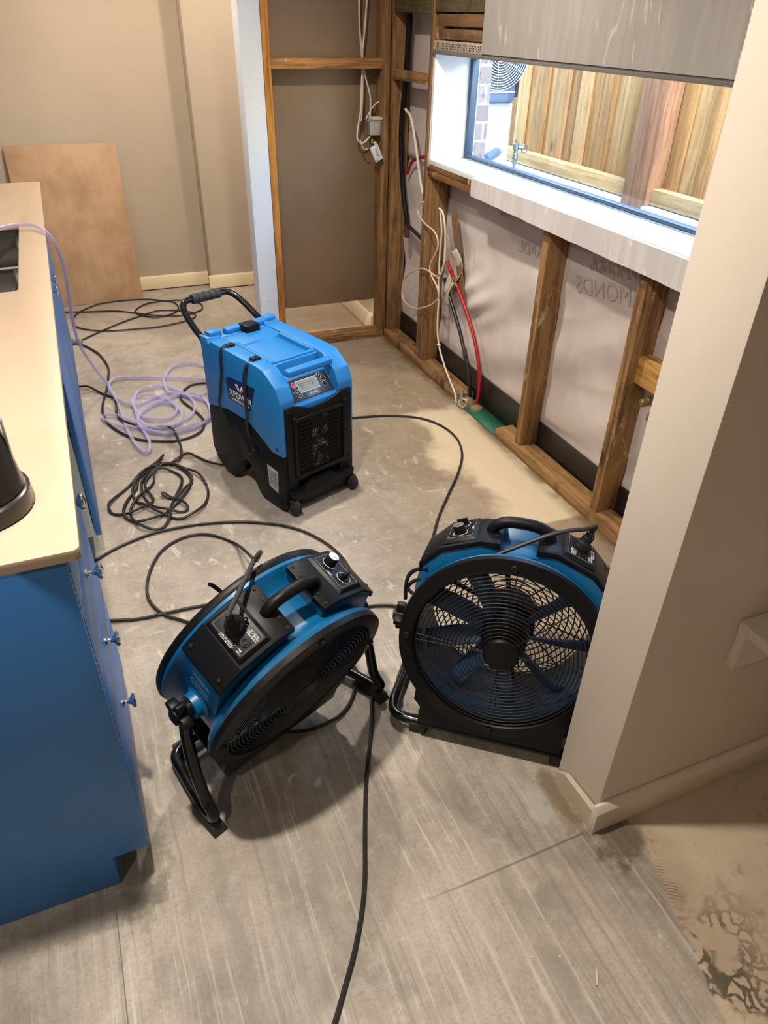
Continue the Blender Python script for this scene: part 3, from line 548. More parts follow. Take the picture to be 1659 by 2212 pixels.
for (p, lab) in ((PATHS['wireG'][5], 'upper clip on the white cables of the short stud'), (PATHS['wireG'][8], 'lower clip on the white cable of the short stud')):
    p = Vector(p); tag(MB().box(p.x-.006, p.x+.006, p.y-.011, p.y+.011, p.z-.004, p.z+.004).build('cable_clip', m_wire, None, .002, origin=tuple(p)), lab, 'clip')
# grey mounting box and hanging socket block
jb = thing('mounting_box', (1.55, 3.85, 1.08), 'grey plaster-splashed electrical box screwed to the side of the stud', 'electrical box')
MB().box(1.515, 1.571, 3.80, 3.86, 1.065, 1.14).build('box_body', m_grey, jb, .004)
MB().box(1.505, 1.56, 3.792, 3.802, 1.07, 1.13).build('cover_plate', plain('plate', L(176, 170, 162), .6, var=.2, nscale=20, bs=.4), jb, .002)
MB().box(1.52, 1.575, 3.795, 3.85, 1.14, 1.15).build('top_flange', m_wire, jb, .002)
for k in range(3): MB().box(1.511+k*.004, 1.5125+k*.004, 3.79, 3.792, 1.035, 1.055).build('insulation_tape', plain('yellow_tape', L(196, 180, 40), .5), jb)
sb = thing('socket_block', (1.54, 3.79, .98), 'small white block hanging on its lead with the handwritten word Outie', 'electrical block')
bm4 = basis((1.535, 3.785, .992), (.90, 0, .42), (-.42, 0, .90))
MB(bm4).box(-.022, .022, -.040, .034, -.010, .012).build('casing', m_white, sb, .003)
for yy in (-.032, .027): MB(bm4).lathe([(0, .0135), (.0028, .0135), (.0028, .011)], 12, (-.014 if yy < 0 else .014, yy, 0)).build('screw', m_blackm, sb)
text('Outie', 'handwriting', .016, m_blackm, sb, bm4 @ Matrix.Translation((0, .002, .0125)) @ Matrix.Rotation(PI/2, 4, 'Z'), .0002)
MB(bm4).box(.006, .02, .034, .05, -.006, .006).build('lead_gland', m_wire, sb, .002)
# capped pipe under the fresh timber block
cp = thing('capped_pipe', (1.66, 1.64, .54), 'brass end cap of a pipe poking out under the fresh timber block', 'pipe')
MB().lathe([(0, .028), (.013, .028), (.015, .024), (.015, .008), (.013, .006), (.015, .004), (.015, -.012), (.010, -.014), (.010, -.06)], 24, (1.655, 1.655, .538), (-.9, .2, -.1)).build('cap', m_brass, cp)

# ------------------------------------------------------------------ leaning ply sheet
t = NT('ply_face'); t.geo(); n = t.noise(3, t.map((1, 1, 1)), 6, .6, .4); n2 = t.noise(30, t.map((1, 1, .25)), 3)
c = t.mix(t.ramp(n, .35, .65), L(190, 156, 124), L(164, 132, 100)); c = t.mix(t.ramp(t.noise(6, detail=4), .66, .74, 0, .5), c, L(128, 88, 44)); c = t.mix(t.ramp(n2, .4, .8, 0, .15), c, L(120, 84, 54))
m_ply = t.set(c, .6, 0, .35, n2, .1, .001)
ply = MB(); a = math.atan2(.15, .905)
vs = []
for th in (0, .006):
    for (x, s_) in ((-.262, 0), (.361, 0), (.361, 1), (-.262, 1)):
        vs.append((x, 4.945+.157*s_+th, .002+.905*s_+(-th*.16)))
ply.add(vs, [(0, 1, 2, 3), (7, 6, 5, 4), (0, 4, 5, 1), (1, 5, 6, 2), (2, 6, 7, 3), (3, 7, 4, 0)])
tag(ply.build('plywood_sheet', m_ply, None, .0008), 'thin brown plywood sheet leaning against the back wall', 'plywood')

# ------------------------------------------------------------------ cabinets
def cab_knob(parent, y, z):
    MB().lathe([(0, -.001), (.009, 0), (.009, .003), (.0055, .007), (.005, .014), (.008, .020), (.0155, .024), (.017, .027), (.0155, .031), (.008, .034), (0, .035)], 28, (-.107, y, z), (1, 0, 0)).build('knob', m_chrome, parent)
dc = thing('drawer_cabinet', (-.4, 1.25, 0), 'blue drawer cabinet at the near end under the beige worktop', 'cabinet')
MB().box(-.74, -.128, .993, 1.53, .1, .878).build('carcass', m_mel, dc, .001)
MB().add([(-.74, .975, 0), (-.184, .975, 0), (-.184, .975, .1), (-.108, .975, .1), (-.108, .975, .878), (-.74, .975, .878),
          (-.74, .992, 0), (-.184, .992, 0), (-.184, .992, .1), (-.108, .992, .1), (-.108, .992, .878), (-.74, .992, .878)],
         [(0, 1, 2, 3, 4, 5), (11, 10, 9, 8, 7, 6)]+[(i, (i+1) % 6+6*0, (i+1) % 6+6, i+6) for i in range(6)]).build('end_panel', m_blue, dc, .0012)
MB().box(-.2, -.184, .992, 1.53, 0, .1).build('kickboard', m_blue, dc)
zs = [(.102, .375), (.379, .565), (.569, .745), (.749, .874)]
for (z0, z1), zk in zip(zs, (.29, .482, .665, .828)):
    d = MB().box(-.126, -.107, .994, 1.528, z0, z1).build('drawer_front', m_blue, dc, .0012); cab_knob(d, 1.215, zk)
def kicker(x): return x
sc_ = thing('sink_cabinet', (-.4, 3.1, 0), 'long blue sink cabinet beyond the empty appliance gap', 'cabinet')
MB().box(-.74, -.128, 2.17, 3.97, .1, .69).box(-.74, -.128, 2.17, 2.186, .69, .878).box(-.74, -.128, 3.954, 3.97, .69, .878).build('carcass', m_mel, sc_, .001)
MB().box(-.2, -.184, 2.2, 3.97, 0, .1).build('kickboard', m_blue, sc_)
for y0, y1, ky in ((2.17, 2.665, 2.605), (2.669, 3.31, 2.74), (3.314, 3.97, 3.38)):
    d = MB().box(-.125, -.107, y0, y1, .102, .874).build('door', m_blue, sc_, .0012); cab_knob(d, ky, .80)
t = NT('worktop_beige'); t.geo(); n = t.noise(220, detail=2); n2 = t.noise(2.5, detail=4)
c = t.mix(t.ramp(n, .62, .75, 0, .3), L(178, 157, 136), L(144, 122, 102)); c = t.mix(t.ramp(n2, .4, .7, 0, .2), c, L(168, 147, 124))
m_top = t.set(c, .38, 0, .45)
wt = thing('worktop', (-.4, 2.5, .9), 'beige stone worktop with an undermount sink cut-out', 'worktop')
tp = MB(); X0, X1, Y0, Y1 = -.76, -.083, .964, 3.985; sx0, sx1, sy0, sy1 = -.60, -.171, 2.298, 3.14
# outer outline with rounded near corner, and the rounded sink hole
def rrect(x0, x1, y0, y1, r, n=6, rs=None):
    o = []
    for cx, cy, a0, rr in ((x1, y1, 0, r), (x0, y1, PI/2, r), (x0, y0, PI, r), (x1, y0, 3*PI/2, r)):
        sxg = -1 if cx == x1 else 1; syg = -1 if cy == y1 else 1
        for i in range(n+1):
            a = a0+PI/2*i/n; o.append((cx+sxg*rr+rr*math.cos(a), cy+syg*rr+rr*math.sin(a)))
    return o
oo_ = rrect(X0, X1, Y0, Y1, .012); ii = rrect(sx0, sx1, sy0, sy1, .02)
n = len(oo_); vs = [(p, q, .9) for p, q in oo_]+[(p, q, .9) for p, q in ii]+[(p, q, .880) for p, q in oo_]+[(p, q, .880) for p, q in ii]
fs = []
for i in range(n):
    j = (i+1) % n
    fs += [(i, j, n+j, n+i), (2*n+i, 3*n+i, 3*n+j, 2*n+j), (i, 2*n+i, 2*n+j, j), (n+i, n+j, 3*n+j, 3*n+i)]
tp.add(vs, fs); to = tp.build('top_slab', m_top, wt, .0015)
sk_ = thing('kitchen_sink', (-.38, 2.72, .7), 'stainless double bowl sink set under the worktop, dark inside', 'sink')
sm_ = plain('sink_steel', (.035, .032, .030), .35, .6, var=.1)
for y0, y1 in ((2.305, 2.622), (2.636, 3.133)):
    o1 = rrect(sx0-.004, sx1+.004, y0, y1, .03); o2 = rrect(sx0+.006, sx1-.006, y0+.01, y1-.01, .03); q = MB()
    vs = [(a, b, .878) for a, b in o1]+[(a, b, .715) for a, b in o2]; m_ = len(o1)
    q.add(vs, [(i, (i+1) % m_, m_+(i+1) % m_, m_+i) for i in range(m_)]+[tuple(range(m_, 2*m_))])
    bo = q.build('bowl', sm_, sk_); bo.modifiers.new('t', 'SOLIDIFY').thickness = .0015
MB().box(sx0, sx1, 2.619, 2.639, .872, .879).build('divider', m_steel, sk_, .002)
# dark kettle on the near corner
kt = thing('kettle', (-.232, 1.135, .9), 'black kettle standing on the near end of the worktop, cut by the left frame edge', 'kettle')
kc = (-.232, 1.135, .9)
MB().lathe([(0, .0), (.088, .0), (.0905, .004), (.0885, .030), (.083, .034), (.078, .034), (0, .034)], 64, kc).build('power_base', m_kettle, kt)
MB().lathe([(.0, .036), (.082, .036), (.080, .045), (.072, .12), (.060, .19), (.054, .205), (.03, .215), (0, .218)], 64, kc).build('body', m_kettle, kt)
hb_ = MB(); hb_.tube([(-.232-.05, 1.135, 1.10), (-.34, 1.135, 1.10), (-.36, 1.135, 1.02), (-.33, 1.135, .95), (-.31, 1.135, .945)], .011, 12, smooth=6); hb_.build('handle', m_kettle, kt)
MB().box(-.232+.0735, -.232+.0765, 1.128, 1.142, .95, 1.05).build('water_gauge', plain('gauge', L(120, 126, 130), .2), kt, .001)

# ------------------------------------------------------------------ wall shelf behind the nib wall corner
sh = thing('wall_shelf', (1.3, .6, .57), 'white shelf fixed low on the shaded side of the nib wall', 'shelf')
MB().box(1.092, 1.711, .42, .704, .556, .580).build('shelf_board', m_nib, sh, .001)
MB().box(1.097, 1.711, .684, .7045, .455, .556).build('cleat', m_nib, sh, .001)

# ------------------------------------------------------------------ outside the window
og = struct('ground_outside', MB().box(1.83, 6, -3, 9, -.2, -.05), plain('outdoor_paving', L(200, 198, 192), .8))
fc = thing('paling_fence', (2.9, 3.3, 0), 'yellow timber paling fence beyond the window', 'fence')
random.seed(11); y = .6; k = 0
fw_ = [wood('paling_%d' % i, b_, d_, 'z', .08, None, .75, i*1.7) for i, (b_, d_) in enumerate(((L(158, 120, 72), L(124, 88, 48)), (L(170, 138, 92), L(138, 104, 62)), (L(148, 110, 64), L(112, 78, 42))))]
while y < 5.6:
    w_ = random.uniform(.095, .12); fr = k % 2
    MB().box(2.90+(0 if fr else .016), 2.914+(0 if fr else .016), y, y+w_+(.02 if not fr else 0), .10, 1.78).build('paling', fw_[k % 3], fc, .002)
    y += w_ - (.0 if fr else .0); k += 1
MB().box(2.83, 2.90, .6, 3.17, .785, .86).box(2.83, 2.90, 3.36, 5.6, .785, .86).build('rail', wood('rail_wood', L(176, 152, 106), L(150, 122, 78), 'y', .1, None, .75, 5), fc, .003)
MB().box(2.80, 2.90, 3.17, 3.36, 0, 1.82).build('post', wood('post_wood', L(132, 96, 68), L(98, 66, 46), 'z', .15, None, .75, 8), fc, .004)
MB().box(2.78, 2.90, .6, 3.17, -.05, .78).box(2.78, 2.90, 3.36, 5.6, -.05, .78).build('sleeper', plain('pale_sleeper', L(170, 168, 164), .8), fc, .004)
# brick pier
def brick_mat():
    t = NT('brick_white'); t.geo(); b = t.n.new('ShaderNodeTexBrick')
    cv = t.n.new('ShaderNodeCombineXYZ'); xx, yy_, zz = t.xyz(); t.t.links.new(t.math('ADD', xx, yy_), cv.inputs[0]); t.t.links.new(zz, cv.inputs[1]); t.t.links.new(cv.outputs[0], b.inputs[0])
    b.inputs['Scale'].default_value = 1; b.inputs['Brick Width'].default_value = .24; b.inputs['Row Height'].default_value = .086; b.inputs['Mortar Size'].default_value = .006
    b.inputs['Color1'].default_value = (*L(120, 106, 98), 1); b.inputs['Color2'].default_value = (*L(104, 92, 86), 1); b.inputs['Mortar'].default_value = (*L(160, 156, 152), 1)
    n = t.noise(70, t.map((1, 1, .6)), 4, .7); c = t.mix(t.ramp(n, .56, .62, 0, .75), b.outputs[0], L(50, 38, 36))
    return t.set(c, .9, 0, .2, b.outputs[1], -.4, .01)
tag(MB().box(1.88, 2.155, 3.75, 4.0, -.05, 2.3).build('brick_pier', brick_mat(), None, .002), 'pale speckled brick pier just outside the window', 'brick pier')
ac = thing('air_conditioner', (2.35, 4.4, 1.16), 'grey outdoor air conditioner with a round fan grille, seen through the window', 'air conditioner')
m_ac = plain('ac_grey', L(66, 86, 112), .45); m_acd = plain('ac_dark', L(26, 34, 48), .5)
MB().box(2.0, 2.585, 4.2, 4.5, 1.165, 1.75).build('casing', m_ac, ac, .02)
MB().box(2.586, 2.635, 4.25, 4.5, 1.185, 1.75).build('side_cover', m_acd, ac, .012)
cc = (2.46, 4.197, 1.41)
MB().lathe([(0, 0), (.185, 0), (.185, .003), (0, .003)], 64, (cc[0], 4.201, cc[2]), (0, -1, 0)).build('fan_recess', plain('fan_recess', L(18, 26, 40), .6), ac)
gg = MB()
for i in range(13):
    r = .03+i*.0128; gg.tube([(cc[0]+r*math.cos(a_*PI/24), 4.193, cc[2]+r*math.sin(a_*PI/24)) for a_ in range(48)], .0022, 6, closed=True)
for i in range(6): a_ = i*PI/3; gg.tube([(cc[0]+.03*math.cos(a_), 4.193, cc[2]+.03*math.sin(a_)), (cc[0]+.186*math.cos(a_+.5), 4.193, cc[2]+.186*math.sin(a_+.5))], .002, 6)
gg.build('fan_grille', plain('grille_pale', L(150, 164, 180), .4), ac)
MB().box(2.0, 2.575, 4.195, 4.2, 1.215, 1.221).build('panel_seam', m_mel, ac)
wh = MB().box(2.0, 2.598, 4.24, 4.6, -.05, 1.16); tag(wh.build('water_heater_cabinet', plain('heater_white', L(150, 160, 170), .5), None, .01), 'white metal cabinet standing under the outdoor air conditioner', 'cabinet')
lp = thing('lagged_outlet', (2.5, 4.2, .9), 'blue grey lagged pipe stub sticking out of the white outdoor cabinet', 'pipe')
MB().lathe([(0, .03), (.025, .03), (.025, .19), (0, .19)], 24, (2.53, 4.235, .905), (-.80, -.58, -.12)).build('lagging', m_ac, lp, .003)
MB().lathe([(0, -.02), (.018, -.02), (.018, .012), (.012, .012), (.012, .035), (0, .035)], 20, (2.53, 4.235, .905), (-.80, -.58, -.12)).build('valve_end', m_grey, lp)
gt = thing('garden_tap', (2.66, 4.25, 0), 'metal garden tap on a standpipe outside the window', 'tap')
m_tap = plain('tap_metal', L(120, 136, 136), .35, .7)
MB().lathe([(0, -.05), (.009, -.05), (.009, .82), (.013, .83), (.013, .85), (.017, .855), (.017, .885), (.012, .89), (.012, .905), (.018, .91), (.018, .94), (.010, .945), (.008, .965), (0, .966)], 20, (2.64, 4.22, 0)).build('standpipe', m_tap, gt)
MB().lathe([(.012, 0), (.012, .035), (.016, .037), (.016, .045), (0, .045)], 16, (2.64, 4.22, .925), (.9, -.3, -.1)).build('spout', m_tap, gt)
MB().tube([(2.69+.022*math.cos(i*PI/10), 4.2, .915+.022*math.sin(i*PI/10)) for i in range(20)], .004, 6, closed=True).build('hand_wheel', m_tap, gt)
# ------------------------------------------------------------------ axial air movers
m_blade = plain('blade_plastic', L(52, 76, 112), .4, var=.1)
m_duct_shade = plain('duct_blue_shaded', L(14, 52, 80), .5)  # housing blue darkened, so the shade inside the drum is in the colour
m_wirebk = plain('grille_wire', (.010, .009, .010), .4, var=.1)
m_knob = plain('silver_knob', (.75, .75, .76), .25, .9)
def fan(name, label, c, yaw, tilt, k, fd, crossh, sgc=1, hws=(.251, .298), pv=.03, hf=.085, rin=.022):
    n = Vector((math.sin(yaw)*math.cos(tilt), -math.cos(yaw)*math.cos(tilt), math.sin(tilt)))
    s = Vector((math.cos(yaw), math.sin(yaw), 0)); u = n.cross(s); h = Vector((math.sin(yaw), -math.cos(yaw), 0))
    c = Vector(c); F = Matrix((s*k, u*k, n*k)).transposed().to_4x4(); F.translation = c
    mid = c-n*.105*k
    G = Matrix((s, h, Vector((0, 0, 1)))).transposed().to_4x4(); G.translation = Vector((mid.x, mid.y, 0))
    R = thing(name, (mid.x, mid.y, 0), label, 'fan', 'blue air movers drying the floor')
    B = lambda: MB(F)
    AX = dict(org=(0, 0, 0), ax=(0, 0, 1))
    B().lathe([(.202, -.018), (.236, -.018), (.238, -.027), (.229, -.038), (.213, -.049), (.207, -.065), (.207, -.145), (.213, -.163), (.231, -.176), (.242, -.187), (.242, -.195), (.202, -.195), (.202, -.018)], 112, **AX).build('housing', m_fblue, R)
    B().lathe([(.1995, -.017), (.2015, -.017), (.2015, -.196), (.1995, -.196), (.1995, -.017)], 112, **AX).build('shaded_duct_liner', m_duct_shade, R)
    fr_ = B().lathe([(.200, -.018), (.201, -.004), (.206, .003), (.213, .000), (.228, .000), (.2385, -.003), (.2395, -.017), (.236, -.018), (.200, -.018)], 112, **AX).build('front_ring', m_black, R)
    for a in (0, 1, 2, 3): MB(F).lathe([(0, .006), (.007, .006), (.0085, .003), (.0085, 0)], 16, (.2195*math.cos(a*PI/2), .2195*math.sin(a*PI/2), 0)).build('screw', m_blackm, fr_)
    B().lathe([(.200, -.195), (.243, -.195), (.246, -.203), (.243, -.213), (.200, -.214), (.200, -.195)], 112, **AX).build('rear_ring', m_black, R)
    # base
    arc = [(.236*math.cos(a), .236*math.sin(a)) for a in [math.radians(-39-i*102/28) for i in range(29)]]
    poly = [(-.185, -.150), (-.187, -.180), (-.170, -.200), (-.174, -.252), (.174, -.252), (.170, -.200), (.187, -.180), (.185, -.150)]+arc
    B().prism(poly, lambda p, q, t: (p, q, t), -.016, -.002).build('base_front', m_black, R, .001)
    B().prism(poly, lambda p, q, t: (p, q, t), -.034, -.017).build('base_flange', m_fblue, R, .001)
    B().box(-.172, .172, -.256, -.244, -.205, -.002).build('base_plate', m_black, R, .002)
    # grilles
    def grille(z0, dome, r0_, step, wr_, spokes, name_):
        g = B(); r = r0_
        zz = lambda r: z0+dome*(1-(r/.2)**2)
        while r < .203:
            g.tube([(r*math.cos(i*PI/36), r*math.sin(i*PI/36), zz(r)) for i in range(72)], wr_, 5, closed=True); r += step
        for a in spokes:
            g.tube([((r0_-.004+(.203-r0_)*t/6)*math.cos(a), (r0_-.004+(.203-r0_)*t/6)*math.sin(a), zz(r0_+(.203-r0_)*t/6)-.002) for t in range(7)], wr_*1.1, 5)
        return g.build(name_, m_wirebk, R)
    sp = [math.radians(a+d) for a in (0, 90, 180, 270) for d in (-2.2, 2.2)]+[math.radians(a) for a in (45, 135, 225, 315)]
    g1 = grille(.0, .006, .040, .0092, .00135, sp, 'front_grille')
    B().lathe([(0, .010), (.036, .010), (.040, .006), (.040, .001), (0, .001)], 40, **AX).build('centre_cap', m_black, g1)
    sp2 = [math.radians(15+a*30) for a in range(12)]
    grille(-.203, -.004, .05, .0155, .0019, sp2, 'rear_grille')
    for a in (20, 100, 160, 280): B().tube([(.06*math.cos(math.radians(a)), .06*math.sin(math.radians(a)), -.190), (.201*math.cos(math.radians(a)), .201*math.sin(math.radians(a)), -.190)], .006, 8).build('motor_bracket', m_black, R)
    B().lathe([(0, -.045), (.040, -.046), (.052, -.052), (.055, -.065), (.055, -.120), (0, -.120)], 40, **AX).build('hub', m_black, R)
    B().lathe([(.058, -.122), (.066, -.126), (.066, -.195), (.05, -.205), (0, -.205), (0, -.122), (.058, -.122)], 40, **AX).build('motor', m_blackm, R)
    for a in (0, 42, 119, 157, 195, 235, 276, 316):
        a = math.radians(a); q = []
        nr, nc = 9, 7
        mbq = B(); vs = []
        for i in range(nr):
            t = i/(nr-1); r = .050+.143*t; ch = .052*(1-.10*abs(2*t-1)); pit = math.radians(52-26*t); sw = .05*t*t
            for j in range(nc):
                v = (j/(nc-1)-.5)*ch; cam_ = .006*(1-(2*j/(nc-1)-1)**2)
                x_ = v*math.cos(pit); z_ = v*math.sin(pit)+cam_; aa = a+sw
                vs.append((r*math.cos(aa)-x_*math.sin(aa), r*math.sin(aa)+x_*math.cos(aa), -.088+z_))
        mbq.add(vs, [(i*nc+j, (i+1)*nc+j, (i+1)*nc+j+1, i*nc+j+1) for i in range(nr-1) for j in range(nc-1)])
        bo = mbq.build('blade', m_blade, R); bo.modifiers.new('t', 'SOLIDIFY').thickness = .003
    # top consoles
    def cons(sg):
        inner = [(.203*math.cos(math.radians(d)), .203*math.sin(math.radians(d))) for d in (14, 26, 38, 50, 62, 77)]
        outer = [(.044, .238), (.085, .236), (.166, .204), (.209, .160), (.209, .052)]
        f_ = lambda p, q, t: (sg*p, q, t)
        B().prism(outer+inner, f_, -.172, -.050).build('console_body', m_fblue, R, .004)
        cov = [(.040, .232), (.040, .250), (.086, .2485), (.170, .2150), (.216, .166), (.213, .148), (.209, .150), (.209, .160), (.166, .204), (.085, .236), (.044, .234)]
        cv = B().prism(cov, f_, -.176, -.046).build('console_cover', m_black, R, .0035)
        for p_ in (-.168, -.140, -.085, -.057): MB(F).lathe([(0, .0012), (.004, .0012), (.0045, 0)], 14, (sg*.052, .250, p_), (0, 1, 0)).build('rivet', m_blackm, cv)
        for p_ in (-.160, -.066):
            d_ = Vector((sg*.05, .046, 0)).normalized(); MB(F).lathe([(0, .0006), (.004, .0006), (.0045, -.001)], 14, Vector((sg*.205, .1835, p_)), d_).build('screw_hole', m_cord, cv)
        A = Vector((sg*.092, .2465, 0)); Bp = Vector((sg*.168, .2175, 0)); e = (Bp-A).normalized(); w_ = Vector((-e.y, e.x, 0))*sg
        LL = (Bp-A).length
        K = Matrix((e, Vector((0, 0, 1)), w_)).transposed().to_4x4(); K.translation = A
        FK = F @ K
        vs = [(0, -.170, 0), (LL, -.170, 0), (LL, -.056, 0), (0, -.056, 0), (.008, -.163, .008), (LL-.008, -.163, .008), (LL-.008, -.063, .008), (.008, -.063, .008)]
        pl = MB(FK).add(vs, [(3, 2, 1, 0), (4, 5, 6, 7), (0, 1, 5, 4), (1, 2, 6, 5), (2, 3, 7, 6), (3, 0, 4, 7)]).build('console_plate', m_black, cv, .001)
        o_ = MB(FK)
        rr = rrect(.012, LL-.012, -.159, -.067, .004); o_.tube([(a_, b_, .0082) for a_, b_ in rr], .0004, 4, closed=True); o_.build('border_line', m_grey, pl)
        return FK, LL, pl, sg
    FK, LL, pl, _ = cons(sgc)
    # dial knobs
    for yy, kind in ((-.135, 0), (-.088, 1)) if sgc > 0 else ((-.090, 0), (-.136, 1)):
        MB(FK).tube([(LL*.52+.0165*math.cos(i*PI/16), yy+.0165*math.sin(i*PI/16), .0083) for i in range(32)], .0005, 4, closed=True).build('dial_ring', m_txt, pl)
        if kind == 0:
            MB(FK).lathe([(0, .028), (.0125, .028), (.0135, .026), (.014, .009), (0, .009)], 32, (LL*.52, yy, 0)).build('knob_skirt', m_black, pl)
            kk = MB(FK).lathe([(0, .0295), (.0118, .0295), (.0125, .0285), (.0125, .0275), (0, .0275)], 32, (LL*.52, yy, 0)).build('knob_cap', m_knob, pl)
            MB(FK).box(LL*.52-.0006, LL*.52+.0006, yy, yy+.011, .0294, .0299).build('knob_mark', m_blackm, pl)
        else:
            MB(FK).lathe([(0, .011), (.0125, .011), (.0135, .009), (.0135, .008), (0, .008)], 32, (LL*.52, yy, 0)).build('knob_skirt', m_black, pl)
            MB(FK).box(LL*.52-.013, LL*.52+.013, yy-.0035, yy+.0035, .011, .024).build('pointer_knob', m_black, pl, .002)
    text('SPEED', 'printed_text', .006, m_txt, pl, FK @ Matrix.Translation((.016, -.111, .0083)) @ Matrix.Rotation(PI/2, 4, 'Z') @ Matrix.Diagonal((1, -1 if sgc > 0 else 1, 1, 1)), .0001)
    FK, LL, pl, _ = cons(-sgc)
    DF = Matrix.Diagonal((1, 1 if sgc > 0 else -1, 1, 1))
    # on the mirrored side the local frame is (outwards, front, down-the-normal)
    def TL(x, y, z=.0083): return FK @ Matrix.Translation((x, y, z))
    # circuit breaker
    MB(FK).lathe([(0, .010), (.005, .010), (.005, .0125), (.0065, .0125), (.0065, .010), (.0105, .010), (.0115, .0085), (.0115, .0078), (0, .0078)], 28, (LL*.55, -.083, 0)).build('circuit_breaker', m_blackm, pl)
    rw = Matrix.Rotation(PI/2, 4, 'Z')
    fl = Matrix.Diagonal((1, 1, 1, 1))
    text('CIRCUIT\nBREAKER', 'printed_text', .0052, m_txt, pl, TL(LL*.80, -.083) @ Matrix.Rotation(-PI/2, 4, 'Z') @ DF, .0001)
    text('AUXILIARY OUTLET\n220-240V 10A MAX', 'printed_text', .0045, m_txt, pl, TL(LL*.86, -.112) @ Matrix.Rotation(-PI/2, 4, 'Z') @ DF, .0001)
    text('POWER INPUT\n220-240V ~ 50Hz\nRATED 2.3A', 'printed_text', .0045, m_txt, pl, TL(LL*.30, -.084) @ Matrix.Rotation(-PI/2, 4, 'Z') @ DF, .0001)
    # inlet and plug
    px_, py_ = (LL*.48, -.122 if sgc > 0 else -.112)
    MB(FK).lathe([(0, .010), (.020, .010), (.022, .008), (.022, .0075), (0, .0075)], 32, (px_, py_, 0)).build('power_inlet', m_blackm, pl)
    PLUG = FK @ Vector((px_, py_, 0)); PN = (FK.to_3x3() @ Vector((0, 0, 1))).normalized()
    # handle
    hd = B(); hd.tube([(-.066, .240, -.110), (-.064, .254, -.110), (-.052, .268, -.110), (-.025, .277, -.110), (.025, .277, -.110), (.052, .268, -.110), (.064, .254, -.110), (.066, .240, -.110)], .0135, 16, smooth=6); hd.build('handle', m_black, R)
    # printed warning on the left of the drum
    Tm = basis((-.2104, .100, -.108), (0, 0, 1), (0, 1, 0))
    text('WARNING', 'printed_warning', .010, m_txt2, R, F @ Tm @ Matrix.Translation((.004, -.010, 0)), .0001)
    text('To reduce the risk of electric shock do not\nexpose to water or rain. Unplug before\nservicing or cleaning this machine', 'printed_warning', .0038, m_txt2, R, F @ Tm @ Matrix.Translation((0, -.024, 0)), .0001)
    text('Rated voltage 220-240V 50Hz\nAir mover  5 speeds  IPX4\nKeep hands away from the grille\nMade in China', 'printed_warning', .0045, m_txt2, R, F @ Tm @ Matrix.Translation((0, .013, 0)), .0001)
    MB(F @ Tm).add([(-.032, -.013, .0), (-.022, -.013, 0), (-.027, -.004, 0)], [(0, 1, 2)]).build('warning_triangle', m_txt2, R)
    # pivots
    for sg in (-1, 1):
        MB(F).lathe([(0, .200), (.036, .200), (.036, .212), (.030, .216), (.028, .232), (0, .232)], 32, (0, pv, -.105), (sg, 0, 0)).build('pivot_boss', m_fblue, R)
        st = []
        for i in range(48):
            a = 2*PI*i/48; r_ = .028+.011*math.cos(4*a); st.append((r_*math.cos(a), r_*math.sin(a)))
        MB(F).prism(st, lambda p, q, t: (sg*t, p+pv, q-.105), .246, .268).build('clamp_knob', m_black, R, .002)
        MB(F).lathe([(0, .232), (.018, .232), (.018, .272), (.012, .276), (0, .276)], 24, (0, pv, -.105), (sg, 0, 0)).build('pivot_bolt', m_black, R)
    # stand: one bent tube, ends at the pivots, cross bar on the floor
    zp = mid.z+pv*math.cos(tilt); kk = k; W = lambda sg: hws[0] if sg < 0 else hws[1]
    side = lambda sg: [(sg*.240*kk, fd*.004, zp+.01), (sg*.241*kk, fd*-.006, zp-.045), (sg*(.5*W(sg)+.12), fd*-.004, zp-.10), (sg*W(sg), fd*.012, zp*.45+.02), (sg*W(sg), fd*(hf-.048), .085), (sg*W(sg), fd*(hf-.022), .055), (sg*W(sg), fd*(hf-.034), .034), (sg*(W(sg)-.002), fd*(hf-.07), .031), (sg*(W(sg)-rin*.4), fd*-.03, .031), (sg*(W(sg)-rin), -crossh*fd*.62, .031), (sg*(W(sg)-rin-.012), -crossh*fd*.90, .031), (sg*(W(sg)-rin-.05), -crossh*fd, .031)]
    pth = side(-1)+[(-.1, -crossh*fd, .031), (.1, -crossh*fd, .031)]+side(1)[::-1]
    stn = MB(G).tube(pth, .0138, 14, smooth=5).build('stand', m_tube, R)
    for sg in (-1, 1):
        x_ = sg*W(sg); a0, a1 = fd*(hf-.095), fd*hf
        MB(G).add([(x_-.019, a0, 0), (x_+.019, a0, 0), (x_+.019, a1, 0), (x_-.019, a1, 0), (x_-.015, a0, .03), (x_+.015, a0, .03), (x_+.015, a1-fd*.012, .022), (x_-.015, a1-fd*.012, .022)],
            [(3, 2, 1, 0), (4, 5, 6, 7), (0, 1, 5, 4), (1, 2, 6, 5), (2, 3, 7, 6), (3, 0, 4, 7)]).build('rubber_foot', m_rubber, R, .002)
        MB(G).box(sg*.185-.022, sg*.185+.022, -crossh*fd-.018, -crossh*fd+.018, 0, .034).build('rubber_foot', m_rubber, R, .003)
    return R, F, PLUG, PN, c
def plug(PLUG, PN, toward, label, sx=1.):
    P = Vector(PLUG); n = Vector(PN)
    o = thing('power_plug', tuple(P), label, 'plug')
    MB().lathe([(0, .010), (.020, .010), (.0215, .012), (.0205, .017), (.0215, .019), (.019, .024), (.0195, .027), (.014, .031), (.0125, .034), (.0125, .043), (.0095, .046), (.0095, .056), (.006, .060), (.006, .066), (0, .066)], 32, P, n).build('plug_body', m_blackm, o)
    MB().tube([P+n*.012+Vector((.021, .0, 0)), P+n*.03+Vector((.028, .004, 0)), P+n*.045+Vector((.012, 0, 0))], .0018, 6, smooth=4).build('retaining_clip', m_black, o)
    return P+n*.064
